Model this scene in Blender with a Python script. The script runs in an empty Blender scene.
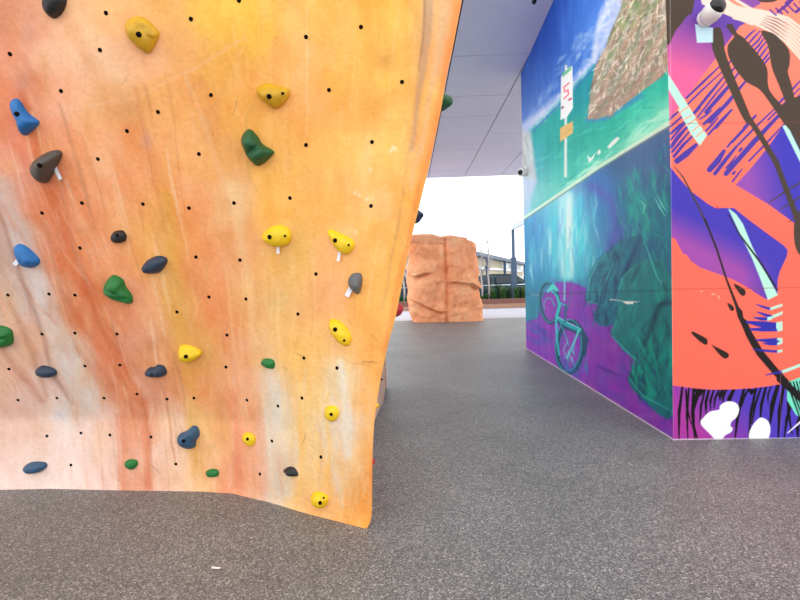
import bpy, bmesh, math, random
import numpy as np
from mathutils import Vector, Matrix, Euler

random.seed(7); rng = np.random.default_rng(11)
SC = bpy.context.scene
COL = SC.collection

# ------------------------------------------------------------------ camera
EYE = np.array([0.0, 0.0, 1.2])
YAW, PITCH, ROLL, F = 0.0179, 0.0377, 0.0300, 470.66
def cam_axes():
    f = np.array([-math.sin(YAW)*math.cos(PITCH), math.cos(YAW)*math.cos(PITCH), -math.sin(PITCH)])
    r = np.cross(f, [0, 0, 1]); r /= np.linalg.norm(r); u = np.cross(r, f)
    return r*math.cos(ROLL)-u*math.sin(ROLL), r*math.sin(ROLL)+u*math.cos(ROLL), f
CR, CU, CF = cam_axes()
def ray(px, py):
    return CR*(px-400)/F - CU*(py-300)/F + CF
def proj(P):
    d = np.asarray(P, float)-EYE; w = d@CF
    return 400+F*(d@CR)/w, 300-F*(d@CU)/w
def on_floor(px, py, z=0.0):
    d = ray(px, py); return EYE+d*((z-EYE[2])/d[2])
def at_y(px, py, Y):
    d = ray(px, py); return EYE+d*(Y/d[1])

cd = bpy.data.cameras.new('camera'); cam = bpy.data.objects.new('camera', cd); COL.objects.link(cam)
cd.sensor_width = 36; cd.lens = F/800*36; cd.clip_start = 0.05; cd.clip_end = 300
M = Matrix(((CR[0], CU[0], -CF[0], EYE[0]), (CR[1], CU[1], -CF[1], EYE[1]), (CR[2], CU[2], -CF[2], EYE[2]), (0, 0, 0, 1)))
cam.matrix_world = M
SC.camera = cam
SC.view_settings.view_transform = 'Standard'; SC.view_settings.look = 'None'
SC.view_settings.gamma = 1; SC.view_settings.exposure = 0.0

# ------------------------------------------------------------------ helpers
def lin(c):
    c = np.asarray(c, float)/255.0
    return np.where(c <= 0.04045, c/12.92, ((c+0.055)/1.055)**2.4)
def L4(c):
    v = lin(c); return (float(v[0]), float(v[1]), float(v[2]), 1.0)
def mat(name, c, rough=0.5, metal=0.0, noise=0.0, nscale=20.0, bump=0.0, bscale=60.0, spec=0.5):
    m = bpy.data.materials.new(name); m.use_nodes = True
    nt = m.node_tree; b = nt.nodes['Principled BSDF']
    b.inputs['Roughness'].default_value = rough; b.inputs['Metallic'].default_value = metal
    b.inputs['Specular IOR Level'].default_value = spec
    tc = nt.nodes.new('ShaderNodeTexCoord')
    if noise > 0:
        n = nt.nodes.new('ShaderNodeTexNoise'); n.inputs['Scale'].default_value = nscale; n.inputs['Detail'].default_value = 5
        nt.links.new(tc.outputs['Object'], n.inputs['Vector'])
        mx = nt.nodes.new('ShaderNodeMix'); mx.data_type = 'RGBA'
        v = np.asarray(c, float)
        mx.inputs['A'].default_value = L4(np.clip(v*(1-noise), 0, 255)); mx.inputs['B'].default_value = L4(np.clip(v*(1+noise), 0, 255))
        nt.links.new(n.outputs['Fac'], mx.inputs['Factor']); nt.links.new(mx.outputs['Result'], b.inputs['Base Color'])
    else:
        b.inputs['Base Color'].default_value = L4(c)
    if bump > 0:
        n2 = nt.nodes.new('ShaderNodeTexNoise'); n2.inputs['Scale'].default_value = bscale; n2.inputs['Detail'].default_value = 4
        nt.links.new(tc.outputs['Object'], n2.inputs['Vector'])
        bp = nt.nodes.new('ShaderNodeBump'); bp.inputs['Strength'].default_value = bump; bp.inputs['Distance'].default_value = 0.01
        nt.links.new(n2.outputs['Fac'], bp.inputs['Height']); nt.links.new(bp.outputs['Normal'], b.inputs['Normal'])
    return m
def paint_mat(name, rough=0.5, bump=0.15, bscale=120.0, grain=0.05, gscale=40.0):
    m = mat(name, (200, 200, 200), rough, bump=bump, bscale=bscale, spec=0.12)
    nt = m.node_tree; b = nt.nodes['Principled BSDF']
    at = nt.nodes.new('ShaderNodeAttribute'); at.attribute_name = 'paint'
    tc = nt.nodes.new('ShaderNodeTexCoord')
    n = nt.nodes.new('ShaderNodeTexNoise'); n.inputs['Scale'].default_value = gscale; n.inputs['Detail'].default_value = 6
    nt.links.new(tc.outputs['Object'], n.inputs['Vector'])
    mr = nt.nodes.new('ShaderNodeMapRange'); mr.inputs['To Min'].default_value = 1-grain*2; mr.inputs['To Max'].default_value = 1+grain*2
    nt.links.new(n.outputs['Fac'], mr.inputs['Value'])
    vm = nt.nodes.new('ShaderNodeVectorMath'); vm.operation = 'SCALE'
    nt.links.new(at.outputs['Color'], vm.inputs[0]); nt.links.new(mr.outputs['Result'], vm.inputs['Scale'])
    nt.links.new(vm.outputs['Vector'], b.inputs['Base Color'])
    return m
def link(name, me, m=None, parent=None, smooth=False):
    o = bpy.data.objects.new(name, me); COL.objects.link(o)
    if m: me.materials.append(m)
    if parent: o.parent = parent
    if smooth: me.polygons.foreach_set('use_smooth', [True]*len(me.polygons))
    return o
def obj(name, bm, m=None, parent=None, smooth=False):
    bmesh.ops.recalc_face_normals(bm, faces=bm.faces[:])
    me = bpy.data.meshes.new(name); bm.to_mesh(me); bm.free()
    return link(name, me, m, parent, smooth)
def tag(o, label, cat, group=None, kind=None):
    o['label'] = label; o['category'] = cat
    if group: o['group'] = group
    if kind: o['kind'] = kind
    return o
def struct(o, label=None):
    o['kind'] = 'structure'
    if label: o['label'] = label; o['category'] = o.name.split('_')[0]
    return o
def empty(name, loc=(0, 0, 0), rz=0.0):
    o = bpy.data.objects.new(name, None); COL.objects.link(o); o.location = loc; o.rotation_euler = (0, 0, rz)
    o.empty_display_size = 0.1
    return o
def box(bm, x0, x1, y0, y1, z0, z1, bev=0.0, mtx=None):
    g = bmesh.ops.create_cube(bm, size=1)
    vs = g['verts']
    for v in vs:
        v.co = Vector(((x0+x1)/2+v.co.x*(x1-x0), (y0+y1)/2+v.co.y*(y1-y0), (z0+z1)/2+v.co.z*(z1-z0)))
    if bev > 0:
        es = list({e for v in vs for e in v.link_edges})
        r = bmesh.ops.bevel(bm, geom=es, offset=bev, segments=2, affect='EDGES', profile=0.6)
        vs = list({v for f in r['faces'] for v in f.verts} | {v for v in vs if v.is_valid})
    if mtx is not None:
        for v in vs: v.co = mtx @ v.co
    return vs
def tube(bm, pts, radii, seg=8, cap=True):
    pts = [Vector(p) for p in pts]; rings = []
    if not hasattr(radii, '__len__'): radii = [radii]*len(pts)
    for i, p in enumerate(pts):
        t = (pts[min(i+1, len(pts)-1)]-pts[max(i-1, 0)]).normalized()
        a = t.cross(Vector((0, 0, 1)) if abs(t.z) < 0.9 else Vector((1, 0, 0))).normalized(); b = t.cross(a)
        rings.append([bm.verts.new(p+(a*math.cos(k*2*math.pi/seg)+b*math.sin(k*2*math.pi/seg))*radii[i]) for k in range(seg)])
    for r0, r1 in zip(rings, rings[1:]):
        for k in range(seg): bm.faces.new((r0[k], r0[(k+1) % seg], r1[(k+1) % seg], r1[k]))
    if cap:
        bm.faces.new(rings[0][::-1]); bm.faces.new(rings[-1])
def lathe(bm, prof, seg=24, mtx=None):
    rings = []
    for r, z in prof:
        rings.append([bm.verts.new((r*math.cos(k*2*math.pi/seg), r*math.sin(k*2*math.pi/seg), z)) for k in range(seg)])
    for r0, r1 in zip(rings, rings[1:]):
        for k in range(seg): bm.faces.new((r0[k], r0[(k+1) % seg], r1[(k+1) % seg], r1[k]))
    bm.faces.new(rings[0][::-1]); bm.faces.new(rings[-1])
    if mtx is not None:
        for r in rings:
            for v in r: v.co = mtx @ v.co
def grid_mesh(name, P, color=None):
    H, W = P.shape[:2]
    me = bpy.data.meshes.new(name)
    idx = np.arange(H*W).reshape(H, W)
    q = np.stack([idx[:-1, :-1], idx[:-1, 1:], idx[1:, 1:], idx[1:, :-1]], -1).reshape(-1, 4)
    me.vertices.add(H*W); me.vertices.foreach_set('co', P.reshape(-1).astype(np.float32))
    me.loops.add(q.size); me.loops.foreach_set('vertex_index', q.reshape(-1).astype(np.int32))
    me.polygons.add(len(q)); me.polygons.foreach_set('loop_start', np.arange(0, q.size, 4, dtype=np.int32))
    me.update(calc_edges=True)
    if color is not None: set_paint(me, color.reshape(-1, 3))
    return me
def set_paint(me, c):
    a = me.color_attributes.new('paint', 'FLOAT_COLOR', 'POINT')
    out = np.ones((len(c), 4), np.float32); out[:, :3] = lin(np.clip(c, 0, 255))
    a.data.foreach_set('color', out.reshape(-1))

def vnoise(x, y, seed=0):
    """smooth value noise at arbitrary coordinates"""
    r = np.random.default_rng(seed); T = r.random((64, 64))
    xi = np.floor(x).astype(int); yi = np.floor(y).astype(int); fx = x-xi; fy = y-yi
    fx = fx*fx*(3-2*fx); fy = fy*fy*(3-2*fy)
    g = lambda a, b: T[np.mod(a, 64), np.mod(b, 64)]
    return (g(xi, yi)*(1-fx)*(1-fy)+g(xi+1, yi)*fx*(1-fy)+g(xi, yi+1)*(1-fx)*fy+g(xi+1, yi+1)*fx*fy)*2-1
def fbm(x, y, seed=0, octv=4):
    s = 0; a = 0.5
    for k in range(octv):
        s = s+a*vnoise(x*2**k, y*2**k, seed+k*7); a *= 0.55
    return s

class Mural:
    """paint laid on a wall: one colour per wall vertex. Outlines are given in the
    coordinates of the drawing traced for that wall and carried onto its surface."""
    def __init__(s, P, base):
        s.P = P; s.shape = P.shape[:2]
        x, y = proj(P.reshape(-1, 3)); s.x = x; s.y = y
        s.c = np.tile(np.asarray(base, float), (len(x), 1))
    def _sel(s, x0, x1, y0, y1):
        return np.nonzero((s.x >= x0) & (s.x <= x1) & (s.y >= y0) & (s.y <= y1))[0]
    def put(s, i, c, a):
        a = np.asarray(a)
        if a.ndim == 0: a = np.full(len(i), float(a))
        s.c[i] += (np.asarray(c, float)-s.c[i])*a[:, None]
    def inside(s, pts, i):
        X = s.x[i]; Y = s.y[i]; ins = np.zeros(len(i), bool)
        n = len(pts)
        for k in range(n):
            (xa, ya), (xb, yb) = pts[k], pts[(k+1) % n]
            if ya == yb: continue
            cr = ((ya > Y) != (yb > Y)) & (X < (xb-xa)*(Y-ya)/(yb-ya)+xa)
            ins ^= cr
        return ins
    def edge_dist(s, pts, i, closed=True, w=None):
        X = s.x[i]; Y = s.y[i]; best = np.full(len(i), 1e9)
        n = len(pts)
        for k in range(n if closed else n-1):
            (xa, ya), (xb, yb) = pts[k], pts[(k+1) % n]
            dx, dy = xb-xa, yb-ya; l2 = dx*dx+dy*dy+1e-9
            t = np.clip(((X-xa)*dx+(Y-ya)*dy)/l2, 0, 1)
            d = np.hypot(X-xa-t*dx, Y-ya-t*dy)
            if w is not None: d = d-(w[k]+(w[(k+1) % n]-w[k])*t)/2
            best = np.minimum(best, d)
        return best
    def poly(s, pts, c, a=1.0, soft=0.6, smooth=0):
        if smooth: pts = [tuple(q) for q in catmull(pts, smooth)]
        p = np.array(pts, float)
        i = s._sel(p[:, 0].min()-soft, p[:, 0].max()+soft, p[:, 1].min()-soft, p[:, 1].max()+soft)
        if len(i) == 0: return
        ins = s.inside(pts, i); d = s.edge_dist(pts, i); d = np.where(ins, d, -d)
        al = np.clip(d/soft+0.5, 0, 1)*a
        if callable(c): c = c(s.x[i], s.y[i])
        s.put(i, c, al)
    def stroke(s, pts, w, c, a=1.0, soft=0.7, clip=None):
        if not hasattr(w, '__len__'): w = [w]*len(pts)
        p = np.array(pts, float); m = max(w)/2+soft
        i = s._sel(p[:, 0].min()-m, p[:, 0].max()+m, p[:, 1].min()-m, p[:, 1].max()+m)
        if len(i) == 0: return
        d = s.edge_dist(pts, i, False, w)
        al = np.clip(-d/soft+0.5, 0, 1)*a
        if clip is not None: al = al*s.inside(clip, i)
        s.put(i, c, al)
    def blob(s, x, y, rx, ry, c, a=1.0):
        i = s._sel(x-3*rx, x+3*rx, y-3*ry, y+3*ry)
        if len(i) == 0: return
        s.put(i, c, a*np.exp(-((s.x[i]-x)/rx)**2-((s.y[i]-y)/ry)**2))
    def ring(s, x, y, rx, ry, w, c, a=1.0, tilt=0.0, a0=0, a1=360):
        ts = [math.radians(t) for t in np.linspace(a0, a1, 28)]
        ct, st = math.cos(tilt), math.sin(tilt)
        s.stroke([(x+rx*math.cos(t)*ct-ry*math.sin(t)*st, y+rx*math.cos(t)*st+ry*math.sin(t)*ct) for t in ts], w, c, a)
    def dabs(s, region, n, cols, direc, ln, w, a, soft=1.0, jit=0.25):
        p = np.array(region, float); k = 0; tries = 0
        while k < n and tries < n*30:
            tries += 1
            x = random.uniform(p[:, 0].min(), p[:, 0].max()); y = random.uniform(p[:, 1].min(), p[:, 1].max())
            if not pin(region, x, y): continue
            k += 1
            an = math.radians(direc)+random.gauss(0, jit); l = ln*random.uniform(.5, 1.5)
            dx, dy = math.cos(an)*l/2, math.sin(an)*l/2; b = random.uniform(-.2, .2)*l
            s.stroke([(x-dx, y-dy), (x-dy*b/l, y+dx*b/l), (x+dx, y+dy)], [w*.3, w*random.uniform(.6, 1.2), w*.2], random.choice(cols), a*random.uniform(.5, 1), soft)
    def field(s, samples, sig=30.0):
        q = np.array(samples, float); num = np.zeros_like(s.c); den = np.zeros(len(s.x))+1e-12
        for x, y, r, g, b in q:
            w = np.exp(-(((s.x-x)**2+(s.y-y)**2)/(2*sig*sig)))+1e-6/(1+((s.x-x)**2+(s.y-y)**2)/900)
            num += w[:, None]*np.array([r, g, b]); den += w
        return num/den[:, None]
def catmull(pts, n):
    P_ = np.array(pts, float); m = len(P_); out = []
    for k in range(m):
        p0, p1, p2, p3 = P_[k-1], P_[k], P_[(k+1) % m], P_[(k+2) % m]
        for j in range(n):
            t = j/n
            out.append(0.5*((2*p1)+(-p0+p2)*t+(2*p0-5*p1+4*p2-p3)*t*t+(-p0+3*p1-3*p2+p3)*t**3))
    return np.array(out)
def pin(poly, x, y):
    c = False; n = len(poly)
    for k in range(n):
        (xa, ya), (xb, yb) = poly[k], poly[(k+1) % n]
        if (ya > y) != (yb > y) and x < (xb-xa)*(y-ya)/(yb-ya)+xa: c = not c
    return c
def Z(ox, oy, s, pts): return [(ox+s*x, oy+s*y) for x, y in pts]

# ------------------------------------------------------------------ materials
M_conc = mat('pale_paving', (182, 182, 192), 0.7, noise=0.05, nscale=3)
M_white = mat('white_plastic', (236, 234, 230), 0.35)
M_black = mat('black_gloss', (22, 20, 20), 0.12)
M_hole = mat('dark_socket', (20, 13, 9), 0.9, spec=0.1)
M_steel = mat('dark_steel', (70, 92, 118), 0.4, metal=0.2, noise=0.06)
M_steel_light = mat('pale_blue_steel', (196, 214, 232), 0.45)
M_bolt = mat('bolt_steel', (70, 66, 60), 0.4, metal=0.8)
M_tag = mat('paper_tag', (232, 230, 236), 0.7)

# ------------------------------------------------------------------ floor
H = 4.63
FLOOR_END = 14.6
fm = bpy.data.materials.new('rubber_crumb_floor'); fm.use_nodes = True
nt = fm.node_tree; b = nt.nodes['Principled BSDF']; tc = nt.nodes.new('ShaderNodeTexCoord')
def vor(scale):
    v = nt.nodes.new('ShaderNodeTexVoronoi'); v.inputs['Scale'].default_value = scale
    nt.links.new(tc.outputs['Object'], v.inputs['Vector']); return v
v1 = vor(180)
r1 = nt.nodes.new('ShaderNodeValToRGB')
sep = nt.nodes.new('ShaderNodeSeparateColor'); nt.links.new(v1.outputs['Color'], sep.inputs['Color'])
nt.links.new(sep.outputs['Red'], r1.inputs['Fac'])
el = r1.color_ramp.elements
r1.color_ramp.interpolation = 'CONSTANT'
el[0].position = 0.0; el[0].color = L4((84, 85, 86)); el[1].position = 0.35; el[1].color = L4((112, 111, 110))
for p_, c_ in ((0.68, (133, 131, 129)), (0.88, (156, 153, 150)), (0.975, (188, 186, 183))):
    e_ = el.new(p_); e_.color = L4(c_)
n1 = nt.nodes.new('ShaderNodeTexNoise'); n1.inputs['Scale'].default_value = 1.1; n1.inputs['Detail'].default_value = 5; n1.inputs['Roughness'].default_value = 0.6
nt.links.new(tc.outputs['Object'], n1.inputs['Vector'])
mr = nt.nodes.new('ShaderNodeMapRange'); mr.inputs['From Min'].default_value = 0.3; mr.inputs['From Max'].default_value = 0.7
mr.inputs['To Min'].default_value = 0.82; mr.inputs['To Max'].default_value = 1.16
nt.links.new(n1.outputs['Fac'], mr.inputs['Value'])
vm = nt.nodes.new('ShaderNodeVectorMath'); vm.operation = 'SCALE'
nt.links.new(r1.outputs['Color'], vm.inputs[0]); nt.links.new(mr.outputs['Result'], vm.inputs['Scale'])
nt.links.new(vm.outputs['Vector'], b.inputs['Base Color'])
bp = nt.nodes.new('ShaderNodeBump'); bp.inputs['Strength'].default_value = 0.18; bp.inputs['Distance'].default_value = 0.004
nt.links.new(v1.outputs['Distance'], bp.inputs['Height']); nt.links.new(bp.outputs['Normal'], b.inputs['Normal'])
b.inputs['Roughness'].default_value = 0.5
bm = bmesh.new(); box(bm, -9, 9, -8, FLOOR_END, -0.2, 0)
struct(obj('floor', bm, fm))
bm = bmesh.new(); box(bm, -25, 25, FLOOR_END, 70, -0.2, -0.004)
struct(obj('floor_paving', bm, M_conc))

# ------------------------------------------------------------------ ceiling of fibre cement panels
M_ceil = mat('ceiling_panel', (224, 226, 246), 0.75, noise=0.03, nscale=1.2)
M_gap = mat('ceiling_gap', (40, 38, 42), 0.9)
CE = 15.82; X0 = 1.975
bm = bmesh.new()
cols_x = [X0+1.2*k for k in range(-2, 4)]
rowsA = [5.1, 7.36, 8.94, 10.04, 12.55, 14.9, CE]
rowsB = [5.1, 6.3, 8.94, 11.27, 13.62, CE]
for k in range(len(cols_x)-1):
    rows = rowsA if k % 2 == 1 else rowsB
    for y0, y1 in zip(rows, rows[1:]):
        box(bm, cols_x[k]+0.01, cols_x[k+1]-0.01, y0+0.009, y1-0.009, H, H+0.02)
ceil = struct(obj('ceiling', bm, M_ceil))
bm = bmesh.new(); box(bm, cols_x[0], cols_x[-1], 5.1, CE, H+0.018, H+0.35)
struct(obj('ceiling_slab', bm, M_gap))

# ------------------------------------------------------------------ the painted block on the right: mural wall and graphic wall
C0 = np.array([1.8835, 3.3955]); C1 = np.array([1.9934, 8.0538]); LEN = np.linalg.norm(C1-C0); UD = (C1-C0)/LEN
FD = np.array([1.0, -0.0233]); FD /= np.linalg.norm(FD)
s = np.concatenate([np.linspace(0, 2.0, 200), np.linspace(2.0, LEN, 180)[1:]]); zz = np.linspace(0, H, 560)
P = np.zeros((len(zz), len(s), 3)); P[..., 0] = C0[0]+UD[0]*s[None]; P[..., 1] = C0[1]+UD[1]*s[None]; P[..., 2] = zz[:, None]
lean = lambda z: .0085*np.clip(z-1.3, 0, 9)**2                # the block's near corner leans out a little towards the top
P[..., 0] -= lean(zz)[:, None]*(1-s/LEN)[None]
mu = Mural(P, (40, 120, 140))
hs = np.tile(s, len(zz)); hz = np.repeat(zz, len(s))
n_a = fbm(hs*2.2, hz*2.2, 3); n_b = fbm(hs*7, hz*3, 20); n_v = fbm(hs*14, hz*1.6, 40)
# --- sky, clouds, sea above the waterline (colour field)
sky = [(525,80,40,75,150),(545,40,30,66,150),(570,20,45,85,170),(600,10,80,120,195),(530,110,70,105,175),(545,90,75,115,185),(560,70,65,110,185),(580,50,75,120,190),(590,30,85,130,195),(560,-60,30,65,150),(640,-80,40,85,165),(535,118,120,150,200)]
sea = [(540,150,40,150,150),(560,140,20,140,130),(580,100,20,130,140),(585,130,25,150,135),(610,130,30,160,140),(640,110,40,170,145),(660,90,35,160,140),(560,175,60,175,160),(600,165,90,195,170),(640,140,150,220,190),(665,115,170,230,200),(535,200,110,180,190),(550,195,120,200,185),(530,170,70,140,165)]
deep = [(530,240,40,120,170),(535,270,40,125,165),(530,300,40,115,135),(540,230,60,140,190),(555,230,70,180,195),(566,215,180,215,220),(569,250,200,225,215),(582,230,70,185,200),(590,260,40,160,165),(600,220,45,120,165),(612,240,75,90,165),(600,200,60,110,170),(640,170,60,95,130),(660,160,70,95,135),(640,210,25,125,125),(660,220,30,100,120),(625,250,35,95,130),(650,270,30,90,110),(610,290,30,100,115),(640,320,30,105,110),(660,350,25,100,105),(580,280,60,130,165),(555,270,45,140,165)]
mu.c = mu.field(deep, 16)
SKY = [(500,-900),(667,-900),(669,-2),(667,72),(590,66),(528,130),(510,150)]
i = np.nonzero(mu.inside(SKY, np.arange(len(mu.x))))[0]; mu.c[i] = mu.field(sky, 18)[i]
SEA = [(500,160),(530,128),(594,64),(668,60),(671,122),(524,219),(500,235)]
i = np.nonzero(mu.inside(SEA, np.arange(len(mu.x))))[0]; mu.c[i] = mu.field(sea, 14)[i]
mu.c += (n_a*14)[:, None]
# clouds
mu.dabs([(524,125),(545,85),(590,30),(610,0),(622,0),(590,62),(530,128)], 60, [(190,205,230),(160,185,220),(215,222,235)], -58, 14, 3, .35, 3)
mu.dabs([(596,66),(606,40),(622,0),(612,-4),(598,24),(588,58)], 26, [(232,234,240),(216,222,236)], -50, 7, 4, .6, 2.5, .8)
mu.dabs([(536,120),(560,95),(590,60),(592,68),(562,104),(540,124)], 26, [(226,230,240),(206,214,232)], -45, 6, 3, .5, 2, .8)
mu.dabs([(560,60),(590,20),(600,10),(602,20),(578,60)], 14, [(205,215,232)], -60, 8, 3, .5, 2.5)
mu.stroke([(520,132),(545,112),(570,88),(592,62),(606,38),(624,-5)], [12,8,5,5,9,12], (206,212,230), .75, 6)
mu.stroke([(594,55),(600,25),(612,-5)], [4,6,8], (220,224,234), .7, 5)
mu.stroke([(526,138),(560,104),(594,68)], 2, (60,100,160), .6, 1)
# sea brushwork
SEAIN = [(536,150),(590,100),(668,80),(669,120),(530,212)]
mu.dabs(SEAIN, 90, [(15,125,120),(60,180,155),(110,205,180),(30,140,150)], -30, 16, 3, .4, 2)
mu.dabs([(560,190),(668,105),(669,122),(540,205)], 50, [(200,240,215),(160,225,200)], -31, 18, 3, .5, 2)
mu.stroke([(588,120),(606,118),(640,96)], 5, (60,120,175), .7, 4)
# cliff
CL = [(588,119),(590,96),(595,66),(606,46),(614,24),(626,-5),(640,-60),(669,-60),(669,70),(652,84),(630,100),(612,114),(598,119)]
mu.poly(CL, lambda x, y: np.stack([150+0*x+14*np.sin(x*.4+y*.2), 140+0*x, 122+0*x], -1), 1, 1)
mu.dabs(CL, 200, [(120,100,88),(168,156,134),(104,94,80),(128,126,92)], -62, 13, 2.4, .7, 1.2, .3)
mu.dabs(CL, 480, [(206,192,172),(226,214,198),(242,234,222),(186,176,166)], -58, 7, 1.7, .8, .9, .5)
mu.dabs([(606,46),(614,24),(626,-5),(666,-5),(640,20),(610,60)], 40, [(96,130,78),(130,150,90)], -62, 10, 2.5, .6, 1.5)
mu.dabs([(588,119),(592,95),(640,75),(668,60),(668,70),(612,114),(598,119)], 40, [(140,112,104),(160,130,120)], -35, 12, 4, .55, 2)
# stone strip and pale haze at the far edge
mu.poly([(519,130),(531,132),(535,165),(537,182),(524,205),(519,205)], (196,198,200), .9, 4)
mu.dabs([(521,132),(530,134),(533,170),(523,176)], 18, [(150,152,140),(215,215,212)], 85, 10, 2.5, .6, 1.5)
mu.poly([(519,176),(536,180),(528,215),(519,218)], (178,198,222), .8, 5)
# underwater glow, vertical rays
for x, w, c, a in ((567,22,(90,205,212),.5),(566,13,(170,226,230),.65),(569,6,(238,240,228),.85),(562,4,(215,232,238),.7),(580,6,(60,205,208),.55),(553,6,(70,190,200),.5)):
    mu.stroke([(x,196),(x,225),(x+1,275)], [w*.6,w,w*.5], c, a, 8)
mu.dabs([(530,225),(600,190),(605,275),(530,280)], 120, [(60,190,205),(120,215,220),(40,140,185),(80,120,190),(200,230,230)], 90, 22, 2.2, .45, 2, .12)
mu.stroke([(592,186),(612,200),(618,228),(608,262),(592,285)], [8,10,12,10,8], (82,86,165), .65, 8)
mu.dabs([(610,200),(668,145),(671,300),(640,300),(620,235)], 170, [(20,150,130),(30,120,120),(50,70,120),(25,95,110),(60,165,150)], 84, 15, 3, .5, 2, .3)
mu.dabs([(622,190),(640,165),(650,240),(632,240)], 30, [(20,165,140),(30,140,130)], 85, 14, 4, .5, 2, .2)
for pts in ([(657,195),(662,205),(667,212)],[(655,198),(660,208),(665,216)],[(640,200),(645,206),(643,214)]):
    mu.stroke(pts, [.5,1.6,.5], (130,210,200), .8, 1)
# purple ground
PU = [(526,322),(538,318),(541,300),(548,288),(558,282),(572,282),(586,288),(588,299),(602,305),(596,318),(602,326),(613,323),(611,334),(628,352),(640,362),(628,378),(642,398),(673,413),(676,446),(520,352)]
mu.poly(PU, lambda x, y: np.stack([120+6*np.sin(x*.3), 64+5*np.sin(y*.21+x*.1), 156+0*x], -1), 1, 3)
mu.dabs(PU, 150, [(145,70,168),(110,58,160),(85,70,160),(150,62,160),(120,50,140)], 40, 18, 4, .4, 3, .5)
mu.dabs([(528,325),(545,325),(550,345),(530,342)], 14, [(50,70,140),(60,90,150)], 20, 16, 4, .5, 3)
mu.stroke([(598,366),(606,370),(620,376)], [2,4,1], (70,45,125), .7, 2)
mu.stroke([(640,398),(655,407),(673,416)], [3,7,9], (55,55,140), .8, 5)
mu.stroke([(613,336),(632,355),(640,365)], [2,3,4], (70,40,140), .7, 3)
# rocks
def rock(pts, base, dark, light, n=22):
    pts = [tuple(q) for q in catmull(pts, 4)]
    mu.poly(pts, base, .95, 2)
    mu.dabs(pts, n*4, [dark, base, light, light, tuple((np.array(base)+np.array(light))//2)], 100, 14, 3.5, .5, 2.5, .35)
rock([(586,301),(588,286),(593,268),(601,256),(612,248),(622,240),(628,262),(612,285),(604,303)], (32,92,112), (12,46,74), (40,140,145))
rock([(594,318),(600,300),(606,280),(618,250),(640,235),(650,260),(640,290),(616,318),(612,324),(602,326)], (30,88,110), (12,44,72), (34,128,138))
rock([(611,334),(616,322),(619,292),(624,275),(640,262),(660,262),(673,290),(673,350),(650,352),(640,363),(626,352)], (28,104,108), (12,44,64), (34,146,140))
rock([(628,379),(640,360),(648,330),(656,300),(673,284),(674,413),(642,398)], (28,100,104), (10,42,58), (24,156,132), 26)
mu.dabs([(630,378),(642,340),(652,345),(660,396),(642,396)], 36, [(20,160,125),(15,140,115),(20,60,80)], 75, 18, 4, .7, 1.5, .25)
for pts, w in (([(587,299),(590,278),(598,262),(606,254)],1.4),([(595,318),(601,306),(606,280),(614,262)],1.2),([(619,290),(623,277),(632,268)],1.5),([(612,332),(617,320)],1.5),([(612,336),(628,353),(638,361)],1.6),([(629,378),(643,396),(672,411)],1.4),([(644,240),(651,260),(657,277),(662,284)],1.6),([(587,301),(602,305)],1.2)):
    mu.stroke(pts, [w*.5]+[w]*(len(pts)-2)+[w*.4], (80,185,175), .65, 1.2)
mu.stroke([(606,282),(602,300),(596,316)], [3,5,3], (15,50,78), .6, 3)
mu.stroke([(673,302),(660,305),(652,325),(645,345)], [4,6,6,3], (14,48,66), .65, 3)
mu.stroke([(640,236),(630,262),(622,276)], [3,6,3], (18,50,85), .6, 4)
# sign post
mu.stroke([(566,66),(565.5,176)], [2.2,3], (214,222,216), .95, .8)
mu.stroke([(565,228),(564.5,300)], [2.2,2], (120,200,200), .75, 1)
mu.poly([(561,77),(566,69),(572.5,66),(573,108),(567,117),(560.5,120)], (236,234,230), 1, .8)
mu.poly([(562,74),(571,66),(571,70),(563,77)], (90,170,120), .9, 1)
mu.stroke([(569,83),(564,87),(564.5,92),(568,90),(568.5,94),(564,99)], 1.2, (225,90,110), .95, .8)
mu.stroke([(569,100),(571,98.5)], 2, (170,70,90), .9, .8); mu.stroke([(562,108),(563,107)], 2, (110,80,100), .9, .8)
mu.poly([(560,128),(573,121),(573,133),(560,142)], (206,172,112), 1, .8)
mu.stroke([(562,135),(571,129)], 1, (190,150,90), .7, 1)
for pts in ([(587,155),(591,158),(596,152),(593,159),(589,163)],[(597,152),(600,149),(601,153),(598,155)],[(607,147),(612,141),(617,137),(620,138),(615,144),(609,149)]):
    mu.poly(pts, (235,240,228), .95, 1.2)
# waterline
mu.stroke([(515,224),(524,218),(600,166),(669.5,123)], [2,2.4,3.2,4.2], (206,228,206), .95, 1.2)
mu.stroke([(524,220.5),(600,169),(670,126.8)], [1,1.2,1.6], (110,120,110), .7, 1)
# bicycle
TE = (56,160,165); DT = (25,85,110)
mu.ring(549.5,303,9.5,20,3.0,(18,62,84),.95,-.12); mu.ring(548.6,302.5,9.5,20,.9,TE,.75,-.12); mu.ring(549.5,303,7.5,17,.7,(40,110,130),.7,-.12)
mu.ring(549,306,5,8,1.4,(60,150,160),.8,-.1,160,360)
mu.ring(570,347,13,26,4.2,(16,58,80),.95,.06); mu.ring(568.6,345.5,13,26,1.0,TE,.8,.06); mu.ring(570,347,10.5,22,.8,(40,110,130),.7,.06)
mu.stroke([(582,328),(586,340),(585,355)], [2,5,2], (22,62,85), .9, 1.5)
mu.stroke([(556,319.5),(566,326),(581,333)], [4,6,4], (16,58,80), .9, 1)
mu.stroke([(557,318),(566,324),(580,331)], [3,4.5,3], (40,140,150), 1, 1)
mu.stroke([(558,317),(570,324),(581,329)], 1, (120,215,205), .9, .8)
mu.stroke([(556,316),(560,303),(567,306)], 1.8, (50,160,165), .9, .8)
mu.stroke([(552,291),(557,296),(560,306),(556,320),(557,340),(559,355)], [2,2.5,2,2.2,2,1.5], (60,170,175), .95, .8)
mu.stroke([(548,291),(553,286.5),(557,290)], [3,5,3], (80,190,185), 1, 1)
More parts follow.
